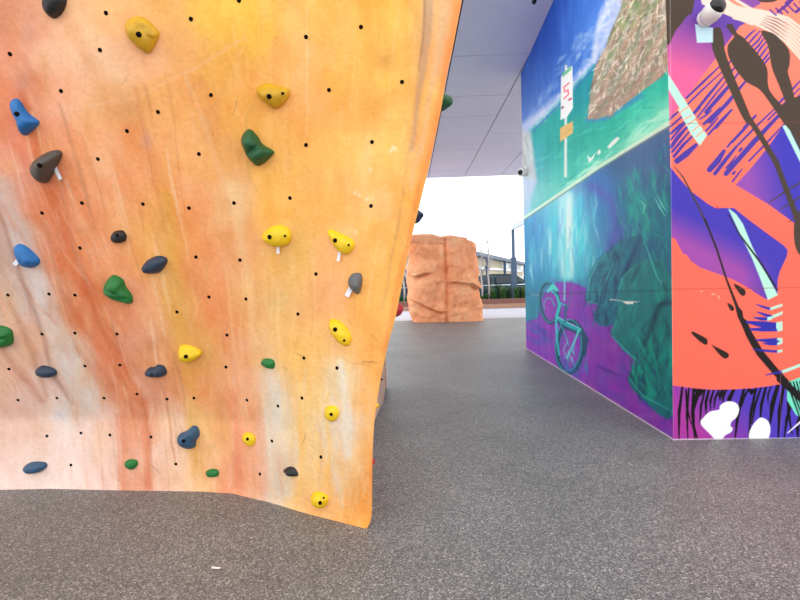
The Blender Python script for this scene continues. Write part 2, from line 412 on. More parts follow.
mu.stroke([(579,330),(572,347),(567,358)], 2, (90,195,190), .9, .8)
mu.stroke([(560,321),(569,346)], 1.2, (60,150,160), .8, .8); mu.stroke([(566,306),(565,322)], 2.4, DT, .8, 1)
mu.stroke([(573,283),(570,300),(567,310)], 1, (50,90,120), .8, .8)
mu.dabs([(563,340),(574,338),(575,360),(566,370)], 16, [(90,200,195),(30,110,130),(140,220,210)], 80, 10, 1.6, .7, 1)
mu.dabs([(562,366),(582,350),(592,372),(572,376)], 14, [(40,130,150),(60,90,160)], 85, 12, 3, .5, 2)
# chips, scar and panel seam
mu.poly([(622,301),(634,301.5),(633,304),(626,304)], (236,232,226), 1, .8)
mu.stroke([(610,299.5),(622,301)], .9, (225,225,222), .8, .6); mu.stroke([(634,302),(640,301.5)], .7, (225,225,222), .8, .6)
for x in (531.5, 534, 537): mu.stroke([(x,294.6),(x+1,294.6)], 1, (200,225,228), .9, .6)
mu.stroke([(526,294.6),(600,292),(672,290)], .9, (24,60,72), .6, .8)
mu.c += (n_b*9+n_v*6)[:, None]
mu.c = 255*(np.clip(mu.c, 0, 255)/255)**.94*1.09
mm = mu.c.mean(1, keepdims=True); mu.c = mm+1.22*(mu.c-mm)
mu.stroke([(526,349.2),(600,394.6),(674,440.4)], 2.4, (226,222,222), .85, 1.0)
M_mural = paint_mat('mural_paint', 0.5, 0.1, 90, 0.05, 60)
me = grid_mesh('wall_right', P, mu.c)
wr = struct(link('wall_right', me, M_mural))

# --- graphic wall facing the camera
w = np.concatenate([np.linspace(0, 1.15, 250), np.linspace(1.15, 3.6, 80)[1:]]); zz = np.concatenate([np.linspace(0, 3.5, 760), np.linspace(3.5, H, 60)[1:]])
P2 = np.zeros((len(zz), len(w), 3)); P2[..., 0] = C0[0]+FD[0]*w[None]; P2[..., 1] = C0[1]+FD[1]*w[None]; P2[..., 2] = zz[:, None]
P2[..., 0] -= lean(zz)[:, None]
g = Mural(P2, (255, 122, 104))
g.c[:] = np.stack([np.full(len(g.x), 255.), 110+np.clip((240-g.y)/240, 0, 1)*24, 90+np.clip((240-g.y)/240, 0, 1)*20], -1)
z1 = lambda p: Z(640, 0, .2, p)
z2 = lambda p: Z(640, 110, .2, p)
z3 = lambda p: Z(640, 220, .2, p)
z4 = lambda p: Z(640, 330, .2, p)
DK = (76, 62, 52); VI = (78, 58, 158); MI = (186, 238, 216); CRM = (244, 212, 194)
def grad(c0, c1, f):
    return lambda x, y: np.asarray(c0, float)[None]+(np.asarray(c1, float)-np.asarray(c0, float))[None]*np.clip(f(x, y), 0, 1)[:, None]
g.poly(z1([(120,-400),(560,-400),(560,100),(500,130),(350,330),(150,590),(135,560)]), grad((104,66,164), (232,98,150), lambda x, y: (y-12)/62+(690-x)/160), 1, .8)
g.poly(z1([(110,-400),(300,-400),(270,20),(235,80),(180,150),(128,195)]), DK, 1, .6, 4)
# upper right: purple ground, cream sweep and brush lines
g.poly(z1([(470,-60),(640,-60),(600,20),(540,55),(480,40)]), (140,78,160))
for p, wd in (([(480,0),(540,35)],14),([(400,-40),(470,10),(560,50)],22)):
    g.stroke(z1(p), wd*.2, CRM)
g.poly(z1([(330,-60),(470,0),(560,60),(640,80),(760,40),(830,0),(830,330),(760,260),(700,190),(600,150),(480,90),(420,60)]), (250,140,112))
g.poly(z1([(290,-60),(400,-30),(470,20),(540,45),(580,60),(600,110),(560,128),(480,95),(400,60),(310,20)]), CRM)
for k in range(8):
    o = k/7
    g.stroke(z1([(470+60*o,88-40*o),(560+40*o,112-58*o),(640+30*o,148-78*o),(720+20*o,200-110*o),(775+15*o,262-135*o),(840,335-165*o)]), [3.4,3.2,3.0,2.6,2.4,2.2], CRM)
for k in range(5):
    o = k/4
    g.stroke(z1([(600+30*o,118-40*o),(660+30*o,150-55*o),(730+20*o,200-70*o)]), [.4,1.4,.3], (120,70,62), .8)
for k in range(6):
    a = random.uniform(0, 1); g.stroke(z1([(650+30*k,50-k*8),(680+30*k,75-k*6)]), 2, (96,52,140), .9)
g.stroke(z1([(690,60),(740,20),(800,-40)]), 3, (96,52,140)); g.stroke(z1([(730,15),(770,-15)]), 3, (96,52,140)); g.stroke(z1([(780,60),(830,20)]), 3, (96,52,140))
g.poly(z1([(590,-30),(700,-30),(680,5),(630,12),(595,5)]), DK, 1, .6, 4)
# diagonal violet brush lines
def lines(pairs, wd, c=VI):
    for k, (a, b_) in enumerate(pairs):
        mx_ = ((a[0]+b_[0])/2+random.uniform(-.8, .8), (a[1]+b_[1])/2+random.uniform(-.8, .8))
        wk = (wd[k] if hasattr(wd, '__len__') else wd)*1.4
        g.stroke([a, mx_, b_], [wk*.6, wk, wk*.9], c, 1, .5)
lines([tuple(z1(p)) for p in ([(395,335),(232,490)],[(410,360),(225,535)],[(418,385),(270,565)],[(440,395),(285,590)],[(470,400),(330,560)],[(525,410),(350,610)],[(455,300),(425,350)],[(480,330),(445,380)],[(500,350),(470,395)])], [1.8,1.4,2.2,1.4,3.0,2.8,1.5,1.5,1.5])
lines([tuple(z1(p)) for p in ([(575,150),(527,195)],[(600,155),(545,215)],[(612,170),(560,232)],[(620,190),(572,250)],[(630,210),(585,268)],[(640,232),(598,288)],[(645,262),(612,305)],[(648,285),(625,315)])], 1.5)
lines([tuple(z1(p)) for p in ([(800,405),(690,520)],[(800,440),(640,600)],[(800,470),(690,590)],[(460,548),(380,640)],[(580,575),(520,640)])], [1.8,1.4,1.2,2,2])
lines([tuple(z2(p)) for p in ([(190,10),(150,50)],[(225,20),(150,85)],[(250,40),(153,118)],[(300,-10),(155,148)],[(235,85),(155,185)],[(245,110),(160,210)],[(262,130),(170,232)],[(280,175),(185,255)],[(400,-10),(320,70)],[(390,40),(330,105)],[(455,0),(342,122)],[(360,0),(300,45)])], [2,1.6,2.2,1.8,3,2,2.4,4.5,2.4,1.6,1.8,1.4])
lines([tuple(z2(p)) for p in ([(578,30),(460,160)],[(480,140),(437,185)],[(420,205),(348,298)],[(672,-5),(480,185)],[(480,185),(375,318)],[(705,15),(430,318)],[(735,55),(545,255)],[(480,230),(430,290)],[(510,190),(498,204)],[(510,295),(462,358)],[(474,306),(464,318)])], [2.2,1.6,4.4,1.6,3,3.8,1.5,1.5,2,1.4,2])
# mint diagonal
g.poly(z1([(138,365),(280,590),(240,610),(138,440)]), MI); g.poly(z2([(190,-5),(240,0),(335,125),(300,178),(255,120)]), MI)
for p in ([(225,45),(258,25)],[(240,75),(285,40)],[(262,105),(305,70)],[(280,135),(320,100)],[(150,55),(250,-25)]):
    g.stroke(z2(p), 1.2, (255,135,112), .9)
# blue field right
g.poly(z2([(722,70),(1500,-300),(1500,900),(830,640),(785,575),(640,470),(478,374),(560,285),(640,185)]), grad((150,80,172), (66,58,178), lambda x, y: (x-742)/38+(y-150)*-.006), 1, .6)
g.poly(z2([(712,80),(735,72),(830,270),(815,290)]), MI)
for p in ([(642,465),(720,412),(830,345)],[(706,495),(760,462),(830,415)],[(748,560),(790,515),(830,480)]): g.stroke(z2(p), [.8,1.6,1.4], DK)
# blue field left with coral under it
g.poly(z2([(140,270),(200,345),(250,402),(340,470),(430,520),(520,580),(560,640),(140,640)]), grad((72,60,178), (172,80,166), lambda x, y: np.clip((y-(206+.5*np.clip(x-672,0,99)))/34, 0, .9)*np.clip((778-x)/36, 0, 1)), 1, .6)
g.poly(z3([(140,-60),(470,-60),(545,0),(640,70),(720,128),(738,150),(735,180),(700,255),(688,300),(688,370),(632,396),(590,372),(540,338),(460,295),(370,262),(300,238),(255,205),(235,175),(215,168),(160,65),(130,20)]), grad((72,60,178), (172,80,166), lambda x, y: np.clip((y-(206+.5*np.clip(x-672,0,99)))/34, 0, .9)*np.clip((778-x)/36, 0, 1)), 1, .6)
g.poly(z3([(440,-60),(480,-30),(515,20),(560,130),(612,235),(690,375),(640,400),(600,290),(560,190),(510,90)]), MI)
g.stroke(z3([(440,-30),(500,75),(600,210),(650,290),(686,350)]), [.8,1.6,2,2,1.6], (40,34,44))
# hanging dark shapes
g.poly(z1([(430,128),(462,122),(485,165),(520,190),(590,270),(635,340),(640,420),(660,470),(740,560),(800,640),(740,640),(660,530),(600,450),(520,400),(450,300),(438,230),(470,185),(455,165)]), DK, 1, .6, 4)
g.poly(z1([(605,158),(650,160),(690,185),(745,250),(748,320),(740,360),(760,430),(780,510),(830,580),(830,700),(740,640),(735,540),(700,440),(660,340),(640,230)]), DK, 1, .6, 4)
g.poly(z2([(690,-10),(830,-60),(830,240),(795,190),(755,110),(715,40)]), DK, 1, .6, 4)
g.poly(z1([(365,150),(400,140),(420,200),(425,255),(470,380),(560,605),(520,600),(440,430),(395,330),(360,235)]), DK, 1, .6, 4)
g.stroke(z2([(510,-10),(590,110),(680,260),(740,420),(800,580),(830,640)]), [5,5.5,5.5,5.5,6,6], DK)
g.poly(z3([(775,0),(830,-40),(830,180),(795,170),(772,110)]), DK, 1, .6, 4)
g.stroke(z2([(172,283),(215,335),(250,400),(300,500),(350,610)]), [.7,1.5,1.7,1.8,1.8], DK)
g.stroke(z3([(325,-5),(385,150),(430,290),(480,420),(500,480),(545,570),(570,620)]), [1.8,2,2,3,5,6,6.5], (48,38,34))
g.poly(z3([(482,420),(512,455),(516,480),(500,500)]), (48,38,34))
g.stroke(z4([(520,-40),(545,20),(600,115),(680,210),(750,285),(830,360)]), [6,7,7.5,7,7,7], (40,32,32))
for p, c_ in ((([(468,318),(520,345),(528,368),(515,380),(495,365)]),'3'),(([(437,415),(465,430),(470,450),(452,452)]),'3'),(([(255,562),(290,572),(335,600),(330,625),(290,600)]),'3'),(([(258,10),(275,12),(335,45),(330,62),(300,50)]),'4'),(([(358,73),(375,82),(438,115),(442,135),(420,142),(390,115)]),'4'),(([(376,475),(386,480),(398,497),(388,492)]),'2')):
    g.poly({'2': z2, '3': z3, '4': z4}[c_](p), (48,38,34) if c_ != '2' else (200,60,60), 1, .6, 3)
# brush ticks blue to mint
BL = (52, 50, 168)
for zf, ticks in ((z3, [(582,422,655,445,712,425,3),(586,460,665,485,712,465,3.6),(570,488,640,495,660,490,4),(535,510,685,530,712,525,8),(552,545,685,545,712,540,5),(580,600,690,598,712,600,4)]), (z4, [(550,0,690,0,712,-3,3),(592,52,700,62,712,55,4),(615,68,690,70,712,62,3),(565,95,690,108,712,104,3)])):
    for xa, ya, xb, yb, xc, yc, wd in ticks:
        g.stroke(zf([(xa,ya),((xa+xb)/2,(ya+yb)/2+2),(xb,yb)]), [wd*.3,wd*.8,wd*.85], BL)
        g.poly(zf([(xb-4,yb-wd*2.2),(xc,yc-wd*2.4),(xc,yc+wd*2.0),(xb-4,yb+wd*2.2)]), MI)
g.stroke(z4([(630,225),(680,214),(716,208)]), [1,2,3], BL); g.stroke(z4([(716,208),(760,192),(830,165)]), 3, MI)
# bottom band
BB = [(120,276),(165,278),(260,290),(350,298),(450,298),(550,292),(640,282),(720,268),(800,240),(1100,140),(1600,120),(1600,620),(120,620)]
g.poly(z4(BB), grad((176,62,160), (84,64,190), lambda x, y: (x-680)/75-(y-410)*.012), 1, .6)
BK = (26, 20, 24)
tops = [(212,283,195,545,5),(245,288,240,550,4),(268,290,275,550,6),(300,295,262,420,9),(325,296,300,470,4),(345,298,330,420,5),(370,298,352,400,4),(415,298,400,350,6),(432,298,415,360,5),(470,296,440,390,7),(520,294,475,545,6),(580,290,545,540,5),(545,292,510,380,4),(605,288,560,470,4),(630,284,600,460,5),(690,275,650,470,8),(720,270,690,550,6),(655,280,640,370,3),(765,340,720,545,5),(740,300,760,520,5),(800,420,790,545,6),(230,300,255,470,4),(262,420,290,550,5),(395,300,370,390,4)]
for xa, ya, xb, yb, wd in tops:
    g.stroke(z4([(xa,ya),((xa+xb)/2-8,(ya+yb)/2),(xb,yb)]), [wd*.45,wd*.62,wd*.22], BK, 1, .5, z4(BB))
g.poly(z4([(262,292),(325,298),(305,330),(280,318)]), BK); g.poly(z4([(535,296),(560,294),(590,302),(555,325)]), BK)
g.poly(z4([(735,262),(830,225),(830,450),(780,425),(735,350)]), (120,228,196))
for k in range(7): g.stroke(z4([(735+k*16,262-k*4+k*3),(760+k*14,330),(800+k*10,440-k*14)]), [1.4,1.8,1.2], (24,40,40))
g.stroke(z4([(700,245),(750,290),(830,365)]), 7, (34,28,30))
g.stroke(z4([(738,515),(790,470),(840,430)]), [1,2,2.4], (240,236,244))
g.poly(z4([(302,468),(320,435),(350,408),(395,398),(400,378),(432,358),(470,360),(492,378),(494,410),(480,440),(460,456),(452,478),(464,492),(455,512),(425,528),(405,556),(380,552),(350,520)]), (250,250,252), 1, .7, 3)
g.poly(z4([(545,520),(562,478),(590,445),(612,438),(640,455),(652,490),(648,525),(632,550),(555,550)]), (250,250,252), 1, .7, 3)
# seams, chips
for yy in (123.6, 289.2): g.stroke([(670,yy),(735,yy-.6),(830,yy-2)], .7, (150,60,60), .55, .7)
g.stroke([(779.5,289),(780,330),(781,430)], .5, (240,140,120), .5, .6)
for x, y in ((712,294),(714,294),(718,296),(718.5,298),(701,291)): g.stroke([(x,y),(x+1,y+.3)], .9, (250,210,190), .9, .5)
g.poly(z1([(275,120),(365,140),(365,212),(285,214)]), (196,226,238), 1, .8)
g.stroke([(670,-40),(671.2,200),(673,441)], .5, (245,238,236), .5, .8)
g.stroke([(672,439.8),(740,439.1),(830,438)], 1.8, (226,220,220), .8, .9)
M_graph = paint_mat('graphic_paint', 0.45, 0.06, 90, 0.02, 50)
me = grid_mesh('wall_front', P2, g.c)
struct(link('wall_front', me, M_graph))
# other faces of the block
Q = [C0, C0+FD*3.6, C1+np.array([3.6, 0]), C1]
bm = bmesh.new()
off = 0.004
vb = [bm.verts.new((q[0]+(off if k in (0, 3) else 0), q[1]+(off if k in (0, 1) else 0), 0)) for k, q in enumerate(Q)]
vt = [bm.verts.new((v.co.x, v.co.y, H)) for v in vb]
for k in (1, 2): bm.faces.new((vb[k], vb[(k+1) % 4], vt[(k+1) % 4], vt[k]))
bm.faces.new(vt); bm.faces.new(vb[::-1])
struct(obj('wall_block', bm, mat('plain_render', (190, 196, 205), 0.7)))

# ------------------------------------------------------------------ the climbing wall
sil = [(462,0),(455,37),(447,75),(441,110),(430,163),(420,203),(411,240),(403,280),(395,320),(388,345),(381.5,375),(377,400),(374,425),(372.5,450),(372,480),(372,505),(371.6,516),(370,524),(367,529)]
tip = on_floor(367, 529); YE0 = tip[1]
def YE(z): return YE0-0.07*z
ze, xe = [], []
for px, py in sil:
    z_ = 1.0
    for _ in range(20): p_ = at_y(px, py, YE(z_)); z_ = p_[2]
    ze.append(p_[2]); xe.append(p_[0])
o_ = np.argsort(ze); ze = np.array(ze)[o_]; xe = np.array(xe)[o_]
def XE(z):
    z = np.asarray(z, float); v = np.interp(z, ze, xe)
    sl = (xe[-1]-xe[-4])/(ze[-1]-ze[-4])
    v = np.where(z > ze[-1], xe[-1]+(z-ze[-1])*sl*.6, v)
    return v
YB = on_floor(60, 488.5)[1]
KZ = 0.44; TAN = math.tan(math.radians(20.5))
def YL(z):
    z = np.asarray(z, float); d = z-KZ
    return YB-0.02*z-TAN*0.5*(d+np.sqrt(d*d+0.0006))
bx = [on_floor(px, py) for px, py in ((0,487.5),(100,490),(200,491.5),(232,493.5),(270,502.5),(310,514.5),(340,522),(366.9,529))]
bxx = np.array([q[0] for q in bx]); bxy = np.array([q[1] for q in bx])
def face_y(x, z):
    x = np.asarray(x, float); z = np.asarray(z, float)
    xr = XE(z)
    xs = x-xr+xe[0]                                  # position measured from the edge
    fl = (YB-np.interp(xs, bxx, bxy, left=YB))/(YB-YE0)       # 0 on the flat part, 1 at the edge
    fl = np.clip(fl, 0, 1.0)
    y = YL(z)+(YE(z)-YL(z))*fl
    bev = 0.012+0.055*np.clip(z/2.4, 0, 1.3)
    t = np.clip((x-(xr-bev))/bev, 0, 1)
    y = y+0.55*bev*t*t
    wob = 0.012*vnoise(x*1.7+5, z*1.7+9, 5)+0.006*vnoise(x*4, z*4, 6)
    return y+wob*np.clip((xr-x)/0.25, 0, 1)*np.clip(z/0.2, 0, 1)
def on_face(px, py):
    d = ray(px, py); a, b_ = 0.6, 3.2
    for _ in range(50):
        m_ = (a+b_)/2; p = EYE+d*(m_/d[1])
        if p[1] < face_y(p[0], p[2]): a = m_
        else: b_ = m_
    return EYE+d*(a/d[1])
def face_frame(p):
    e = 0.01
    tx = np.array([2*e, face_y(p[0]+e, p[2])-face_y(p[0]-e, p[2]), 0]); tz = np.array([0, face_y(p[0], p[2]+e)-face_y(p[0], p[2]-e), 2*e])
    n = np.cross(tx, tz); n /= np.linalg.norm(n)
    if n[1] > 0: n = -n
    up = np.array([0, 0, 1])-n*n[2]; up /= np.linalg.norm(up)
    return np.cross(up, n), up, n
TOPZ = 3.3
dcol = np.concatenate([np.linspace(0, 0.1, 22), np.linspace(0.1, 2.3, 380)[1:], np.linspace(2.3, 4.0, 60)[1:]])[::-1]
zrow = np.concatenate([np.linspace(0, 2.55, 440), np.linspace(2.55, TOPZ, 50)[1:]])
PF = np.zeros((len(zrow), len(dcol), 3))
PF[..., 0] = XE(zrow)[:, None]-dcol[None]; PF[..., 2] = zrow[:, None]
PF[..., 1] = face_y(PF[..., 0], PF[..., 2])
cw = Mural(PF, (240, 165, 90))
smp = [(5,10,222,140,105),(40,10,240,165,125),(80,15,252,185,135),(120,10,252,185,120),(170,10,250,180,100),(215,15,253,195,80),(250,15,252,195,75),(300,10,252,185,90),(350,15,250,178,80),(400,10,252,185,80),(432,20,222,168,110),(455,15,250,155,80),
(10,60,238,150,115),(50,60,250,190,150),(100,60,253,195,150),(150,55,252,180,130),(180,50,250,175,100),(230,40,250,185,75),(220,70,240,165,75),(300,60,250,170,85),(350,60,250,172,75),(400,60,252,185,80),(428,60,230,175,110),(446,60,245,140,70),
(10,95,240,140,100),(35,95,225,130,95),(70,95,252,180,140),(110,105,240,170,110),(160,105,245,165,90),(200,110,238,155,80),(250,110,245,165,75),(300,110,250,168,85),(360,105,245,165,75),(415,105,248,180,90),
(5,160,235,150,120),(20,140,232,120,80),(60,150,235,140,95),(100,150,245,160,105),(140,140,240,155,95),(180,150,245,165,95),(220,155,240,160,85),(290,150,248,170,80),(350,150,250,178,85),(400,150,252,180,85),(432,140,240,145,65),
(5,200,205,165,150),(25,195,225,140,110),(50,200,222,115,70),(90,200,240,145,95),(130,200,245,155,100),(160,210,245,165,80),(190,200,245,150,90),(230,200,245,185,125),(270,200,248,170,75),(320,200,248,172,85),(370,200,250,180,95),(408,200,245,165,75),
(5,250,190,150,135),(20,240,210,190,180),(50,250,215,130,95),(75,250,215,105,60),(110,250,240,150,100),(160,250,245,165,85),(200,260,243,150,90),(240,250,240,160,100),(290,250,240,175,85),(340,260,248,172,100),(390,250,248,170,80),
(5,300,215,175,150),(30,290,215,190,180),(60,300,215,150,120),(85,300,215,105,60),(120,310,225,130,85),(150,310,240,155,110),(175,310,235,170,90),(210,300,240,140,85),(240,300,235,165,100),(290,300,235,175,100),(330,300,245,165,105),(380,300,245,165,75),
(10,345,232,176,148),(40,340,222,170,144),(65,350,215,195,180),(100,350,215,115,75),(140,345,225,150,115),(165,350,230,150,95),(200,350,235,165,85),(230,340,238,140,85),(260,340,235,175,110),(300,350,245,185,100),(340,340,240,175,100),(375,350,240,160,75),
(10,390,234,184,162),(40,385,226,186,168),(80,395,220,200,185),(115,385,215,115,75),(150,395,225,160,130),(175,390,235,140,90),(200,385,240,150,85),(235,395,240,150,100),(270,390,225,195,165),(300,390,245,190,110),(340,385,225,195,150),(365,390,245,165,80),
(10,430,240,200,180),(50,430,245,215,200),(100,430,245,210,195),(125,430,235,165,130),(145,430,232,145,105),(165,430,250,210,180),(205,430,245,190,110),(230,430,240,155,110),(270,430,230,210,190),(300,430,245,200,130),(345,430,225,205,185),(365,440,250,170,85),
(10,470,250,215,200),(60,470,252,220,205),(110,470,250,210,195),(135,470,240,180,155),(165,470,252,205,175),(200,465,250,190,130),(235,470,240,150,110),(280,470,225,205,185),(310,480,250,195,120),(345,480,230,190,140),(365,490,245,150,65),(330,505,250,180,110),(365,520,250,160,70)]
fx = PF[..., 0].reshape(-1); fz = PF[..., 2].reshape(-1)
wx_ = fbm(fx*5, fz*2.5, 70)*14; wy_ = fbm(fx*5, fz*2.5, 90)*14
sx_, sy_ = cw.x.copy(), cw.y.copy()
cw.x = sx_+wx_; cw.y = sy_+wy_
cw.c = cw.field(smp, 14)
cw.x = sx_+wx_*.35; cw.y = sy_+wy_*.35
# flowing washes of colour
W = cw.stroke
W([(0,185),(18,235),(42,295),(62,345),(80,392)], [18,20,24,26,20], (218,204,198), .55, 12)
W([(22,95),(38,150),(55,200),(76,258),(98,315),(122,368),(142,405),(147,440),(147,488)], [6,10,14,12,12,10,8,6,5], (204,92,50), .6, 6)
W([(62,175),(72,230),(95,305),(112,352),(128,398),(132,420)], [3,5,8,9,5,3], (196,92,55), .5, 5)
W([(80,260),(108,330),(124,372),(136,402)], [2,4,5,3], (222,126,84), .6, 3)
W([(0,212),(18,270),(38,325),(54,378),(72,402)], [3,5,5,5,3], (150,102,84), .5, 4)
W([(8,300),(30,350),(45,395)], [3,6,4], (176,108,80), .45, 5)
W([(0,345),(20,372),(40,400)], [4,8,5], (186,110,80), .45, 6)
W([(122,420),(122,488)], [6,5], (226,140,108), .5, 5); W([(116,415),(118,480)], 2, (214,120,86), .5, 2)
W([(165,195),(172,300),(188,380),(196,470)], [12,18,12,10], (228,170,66), .4, 10)
W([(232,190),(244,250),(252,300),(256,340)], [14,10,8,6], (250,205,150), .5, 8)
W([(272,362),(277,420),(284,492)], [8,14,16], (222,214,204), .65, 6)
W([(284,395),(290,440),(292,492)], [8,12,8], (226,210,186), .45, 7)
W([(338,362),(345,410),(346,455)], [6,12,8], (226,214,198), .6, 5)
W([(318,425),(332,470),(342,505)], [4,6,4], (215,200,190), .45, 5)
W([(298,350),(300,420),(304,490)], [4,6,4], (250,190,90), .5, 4); W([(326,395),(328,440),(326,485)], [3,4,3], (245,185,80), .5, 4)
W([(230,395),(235,440),(240,480)], [10,12,6], (238,142,104), .55, 6)
W([(428,-30),(428,0),(426,40),(420,90),(412,150)], [8,10,9,7,4], (186,142,112), .7, 4)
W([(424,-30),(424,0),(423,35),(419,70)], [2,2.5,2,1], (150,104,76), .6, 2)
W([(446,0),(438,60),(426,120),(412,190)], [10,8,6,4], (214,176,136), .5, 5)
W([(458,0),(446,70),(432,140),(412,225),(396,300),(384,350)], [5,5,5,5,5,5], (238,136,66), .55, 3)
W([(400,220),(392,260),(384,310)], [2,3,2], (180,140,90), .45, 3)
W([(412,140),(404,190),(396,240)], [2,3,2], (176,136,80), .4, 3)
W([(62,112),(130,100),(190,72),(245,40)], [2,2,2,2], (245,190,150), .5, 3)
W([(70,118),(140,108),(200,85)], 10, (226,150,90), .25, 10)
W([(255,105),(248,120),(250,180),(262,200)], [1,2,2,1], (200,150,80), .4, 2)
W([(185,80),(205,130),(222,180)], [3,5,5], (250,200,160), .35, 5)
W([(360,360),(378,362)], .8, (120,80,50), .7, .8); W([(341,358),(352,362),(368,363)], .8, (180,110,60), .5, .8)
for x, y, rx, ry, c, a in ((386,60,12,10,(214,140,60),.6),(130,112,14,14,(214,150,90),.5),(372,108,10,14,(222,150,64),.4),(24,82,10,14,(196,130,110),.5),(145,140,5,9,(200,165,160),.5),(375,205,14,14,(252,205,150),.4),(275,300,14,10,(205,165,100),.4),(200,350,12,12,(205,160,80),.35),(60,415,10,8,(205,205,215),.5),(152,345,10,10,(190,110,80),.35),(372,480,3,22,(226,120,50),.5),(30,30,8,24,(214,150,130),.4)):
    cw.blob(x, y, rx, ry, c, a)
# fine brush marks along the flow
LEFT = [(0,100),(60,110),(120,300),(150,410),(60,410),(0,380)]
cw.dabs(LEFT, 150, [(250,180,140),(205,110,75),(235,205,190),(190,120,95),(240,150,110)], 66, 46, 2.2, .3, 2, .1)
cw.dabs([(60,110),(250,40),(280,380),(160,420),(110,300)], 170, [(250,190,140),(220,130,80),(252,205,150),(235,150,95)], 78, 34, 2.6, .22, 3, .2)
cw.dabs([(240,0),(440,0),(400,340),(260,380)], 150, [(252,195,110),(232,155,70),(252,205,130),(240,160,85)], 94, 34, 2.8, .2, 3, .2)
cw.dabs([(0,410),(235,410),(235,490),(0,487)], 110, [(255,228,214),(240,190,170),(250,210,190),(235,180,150)], 92, 30, 2.2, .35, 2, .1)
cw.dabs([(235,380),(372,380),(372,520),(300,510),(235,490)], 120, [(235,215,190),(245,180,100),(215,195,180),(250,190,110)], 88, 34, 2.2, .35, 2, .12)
cw.dabs([(0,0),(440,0),(372,480),(0,480)], 60, [(255,226,205),(170,110,75)], 80, 14, .8, .3, .8, .5)
for x, y in ((393,147),(396,149),(391,150),(369,170),(354,193),(358,195),(366,199),(356,233)): cw.blob(x, y, 1.8, 2.2, (252,226,196), .7)
W([(84,300),(104,348),(122,384),(133,410),(134,450),(133,488)], [10,14,20,26,30,30], (228,130,88), .45, 6)
W([(252,375),(256,430),(260,485)], [14,22,16], (240,152,110), .5, 5)
FLOWS = [[(0,140),(30,230),(62,330),(80,400),(80,488)], [(60,110),(95,220),(130,330),(150,410),(152,488)], [(150,90),(175,220),(196,330),(205,420),(206,490)], [(240,30),(245,180),(252,320),(262,420),(266,500)], [(330,0),(322,160),(318,300),(322,420),(330,510)], [(420,0),(404,140),(378,280),(358,420),(358,520)]]
for k in range(260):
    u = random.uniform(0, len(FLOWS)-1.001); a = int(u); u -= a
    c_ = catmull([tuple((1-u)*np.array(p)+u*np.array(q)) for p, q in zip(FLOWS[a], FLOWS[a+1])], 8)[:33]
    i0 = random.randint(0, 26); n_ = random.randint(3, 7)
    jx = random.uniform(-6, 6)
    pts_ = [(x+jx+random.uniform(-.7, .7), y) for x, y in c_[i0:i0+n_] if True]
    pts_ = [p for p, q in zip(pts_, pts_[1:]+[pts_[-1]]) if abs(q[1]-p[1]) < 60]
    if len(pts_) < 3: continue
    wd = random.choice([.8, 1.2, 2.0, 3.5]); wl_ = [wd*.3]+[wd]*(len(pts_)-2)+[wd*.3]
    lft = pts_[0][0] < 190
    W(pts_, wl_, random.choice([(255,225,195),(252,200,150),(196,110,70),(160,110,80),(225,140,90),(235,200,175)] if lft else [(255,222,170),(252,205,150),(236,160,80),(214,150,90)]), random.uniform(.12, .38) if lft else random.uniform(.08, .22), 1.2)
for k in range(150):
    x, y = random.uniform(0, 440), random.uniform(0, 480)
    cw.blob(x, y, random.uniform(3, 12), random.uniform(6, 26), random.choice([(255,205,150),(226,140,80),(240,170,110),(205,140,95),(252,190,110)]), random.uniform(.08, .28))
for k in range(60):
    x, y = random.uniform(0, 430), random.uniform(0, 490); l = random.uniform(5, 18); an = random.gauss(1.2, .5)
    W([(x, y), (x+l*.5*math.cos(an)+1, y+l*.5*math.sin(an)), (x+l*math.cos(an), y+l*math.sin(an))], [.4, .8, .3], random.choice([(150,95,60),(255,232,210),(120,80,60)]), random.uniform(.2, .45), .8)
cw.x, cw.y = sx_, sy_
lf = np.clip((-.7-fx)/.6, 0, 1); nfl = fbm((fx+fz*.42)*20, fz*1.6, 120)*11*lf+fbm((fx+.06*fz)*18, fz*1.2, 125)*8*(1-lf)+fbm(fx*7, fz*5, 140)*12+fbm(fx*26, fz*22, 160)*6
cw.c += np.stack([nfl*.55, nfl, nfl*1.05], -1)
mt = fbm(fx*3.3+2, fz*2.7, 180)*0.8+fbm(fx*11, fz*9, 190)*.5
cw.c *= 1-np.clip(mt, 0, 1)[:, None]*np.array([.07, .12, .17])
cw.c += (255-cw.c)*np.clip(-mt-.12, 0, 1)[:, None]*np.array([.1, .16, .2])
cw.c = 255*(np.clip(cw.c, 0, 255)/255)**.9
M_climb = paint_mat('painted_climbing_panel', 0.6, 0.3, 45, 0.06, 55)
wall = empty('climbing_wall', (float(XE(0)), float(YE0), 0)); 
tag(wall, 'tall overhanging orange and yellow painted climbing wall dotted with coloured holds', 'climbing wall')
def to_local(o, parent):
    o.parent = parent; o.matrix_parent_inverse = Matrix.Translation(-parent.location)
me = grid_mesh('front_face', PF, cw.c)
ff = link('front_face', me, M_climb, smooth=True); to_local(ff, wall)
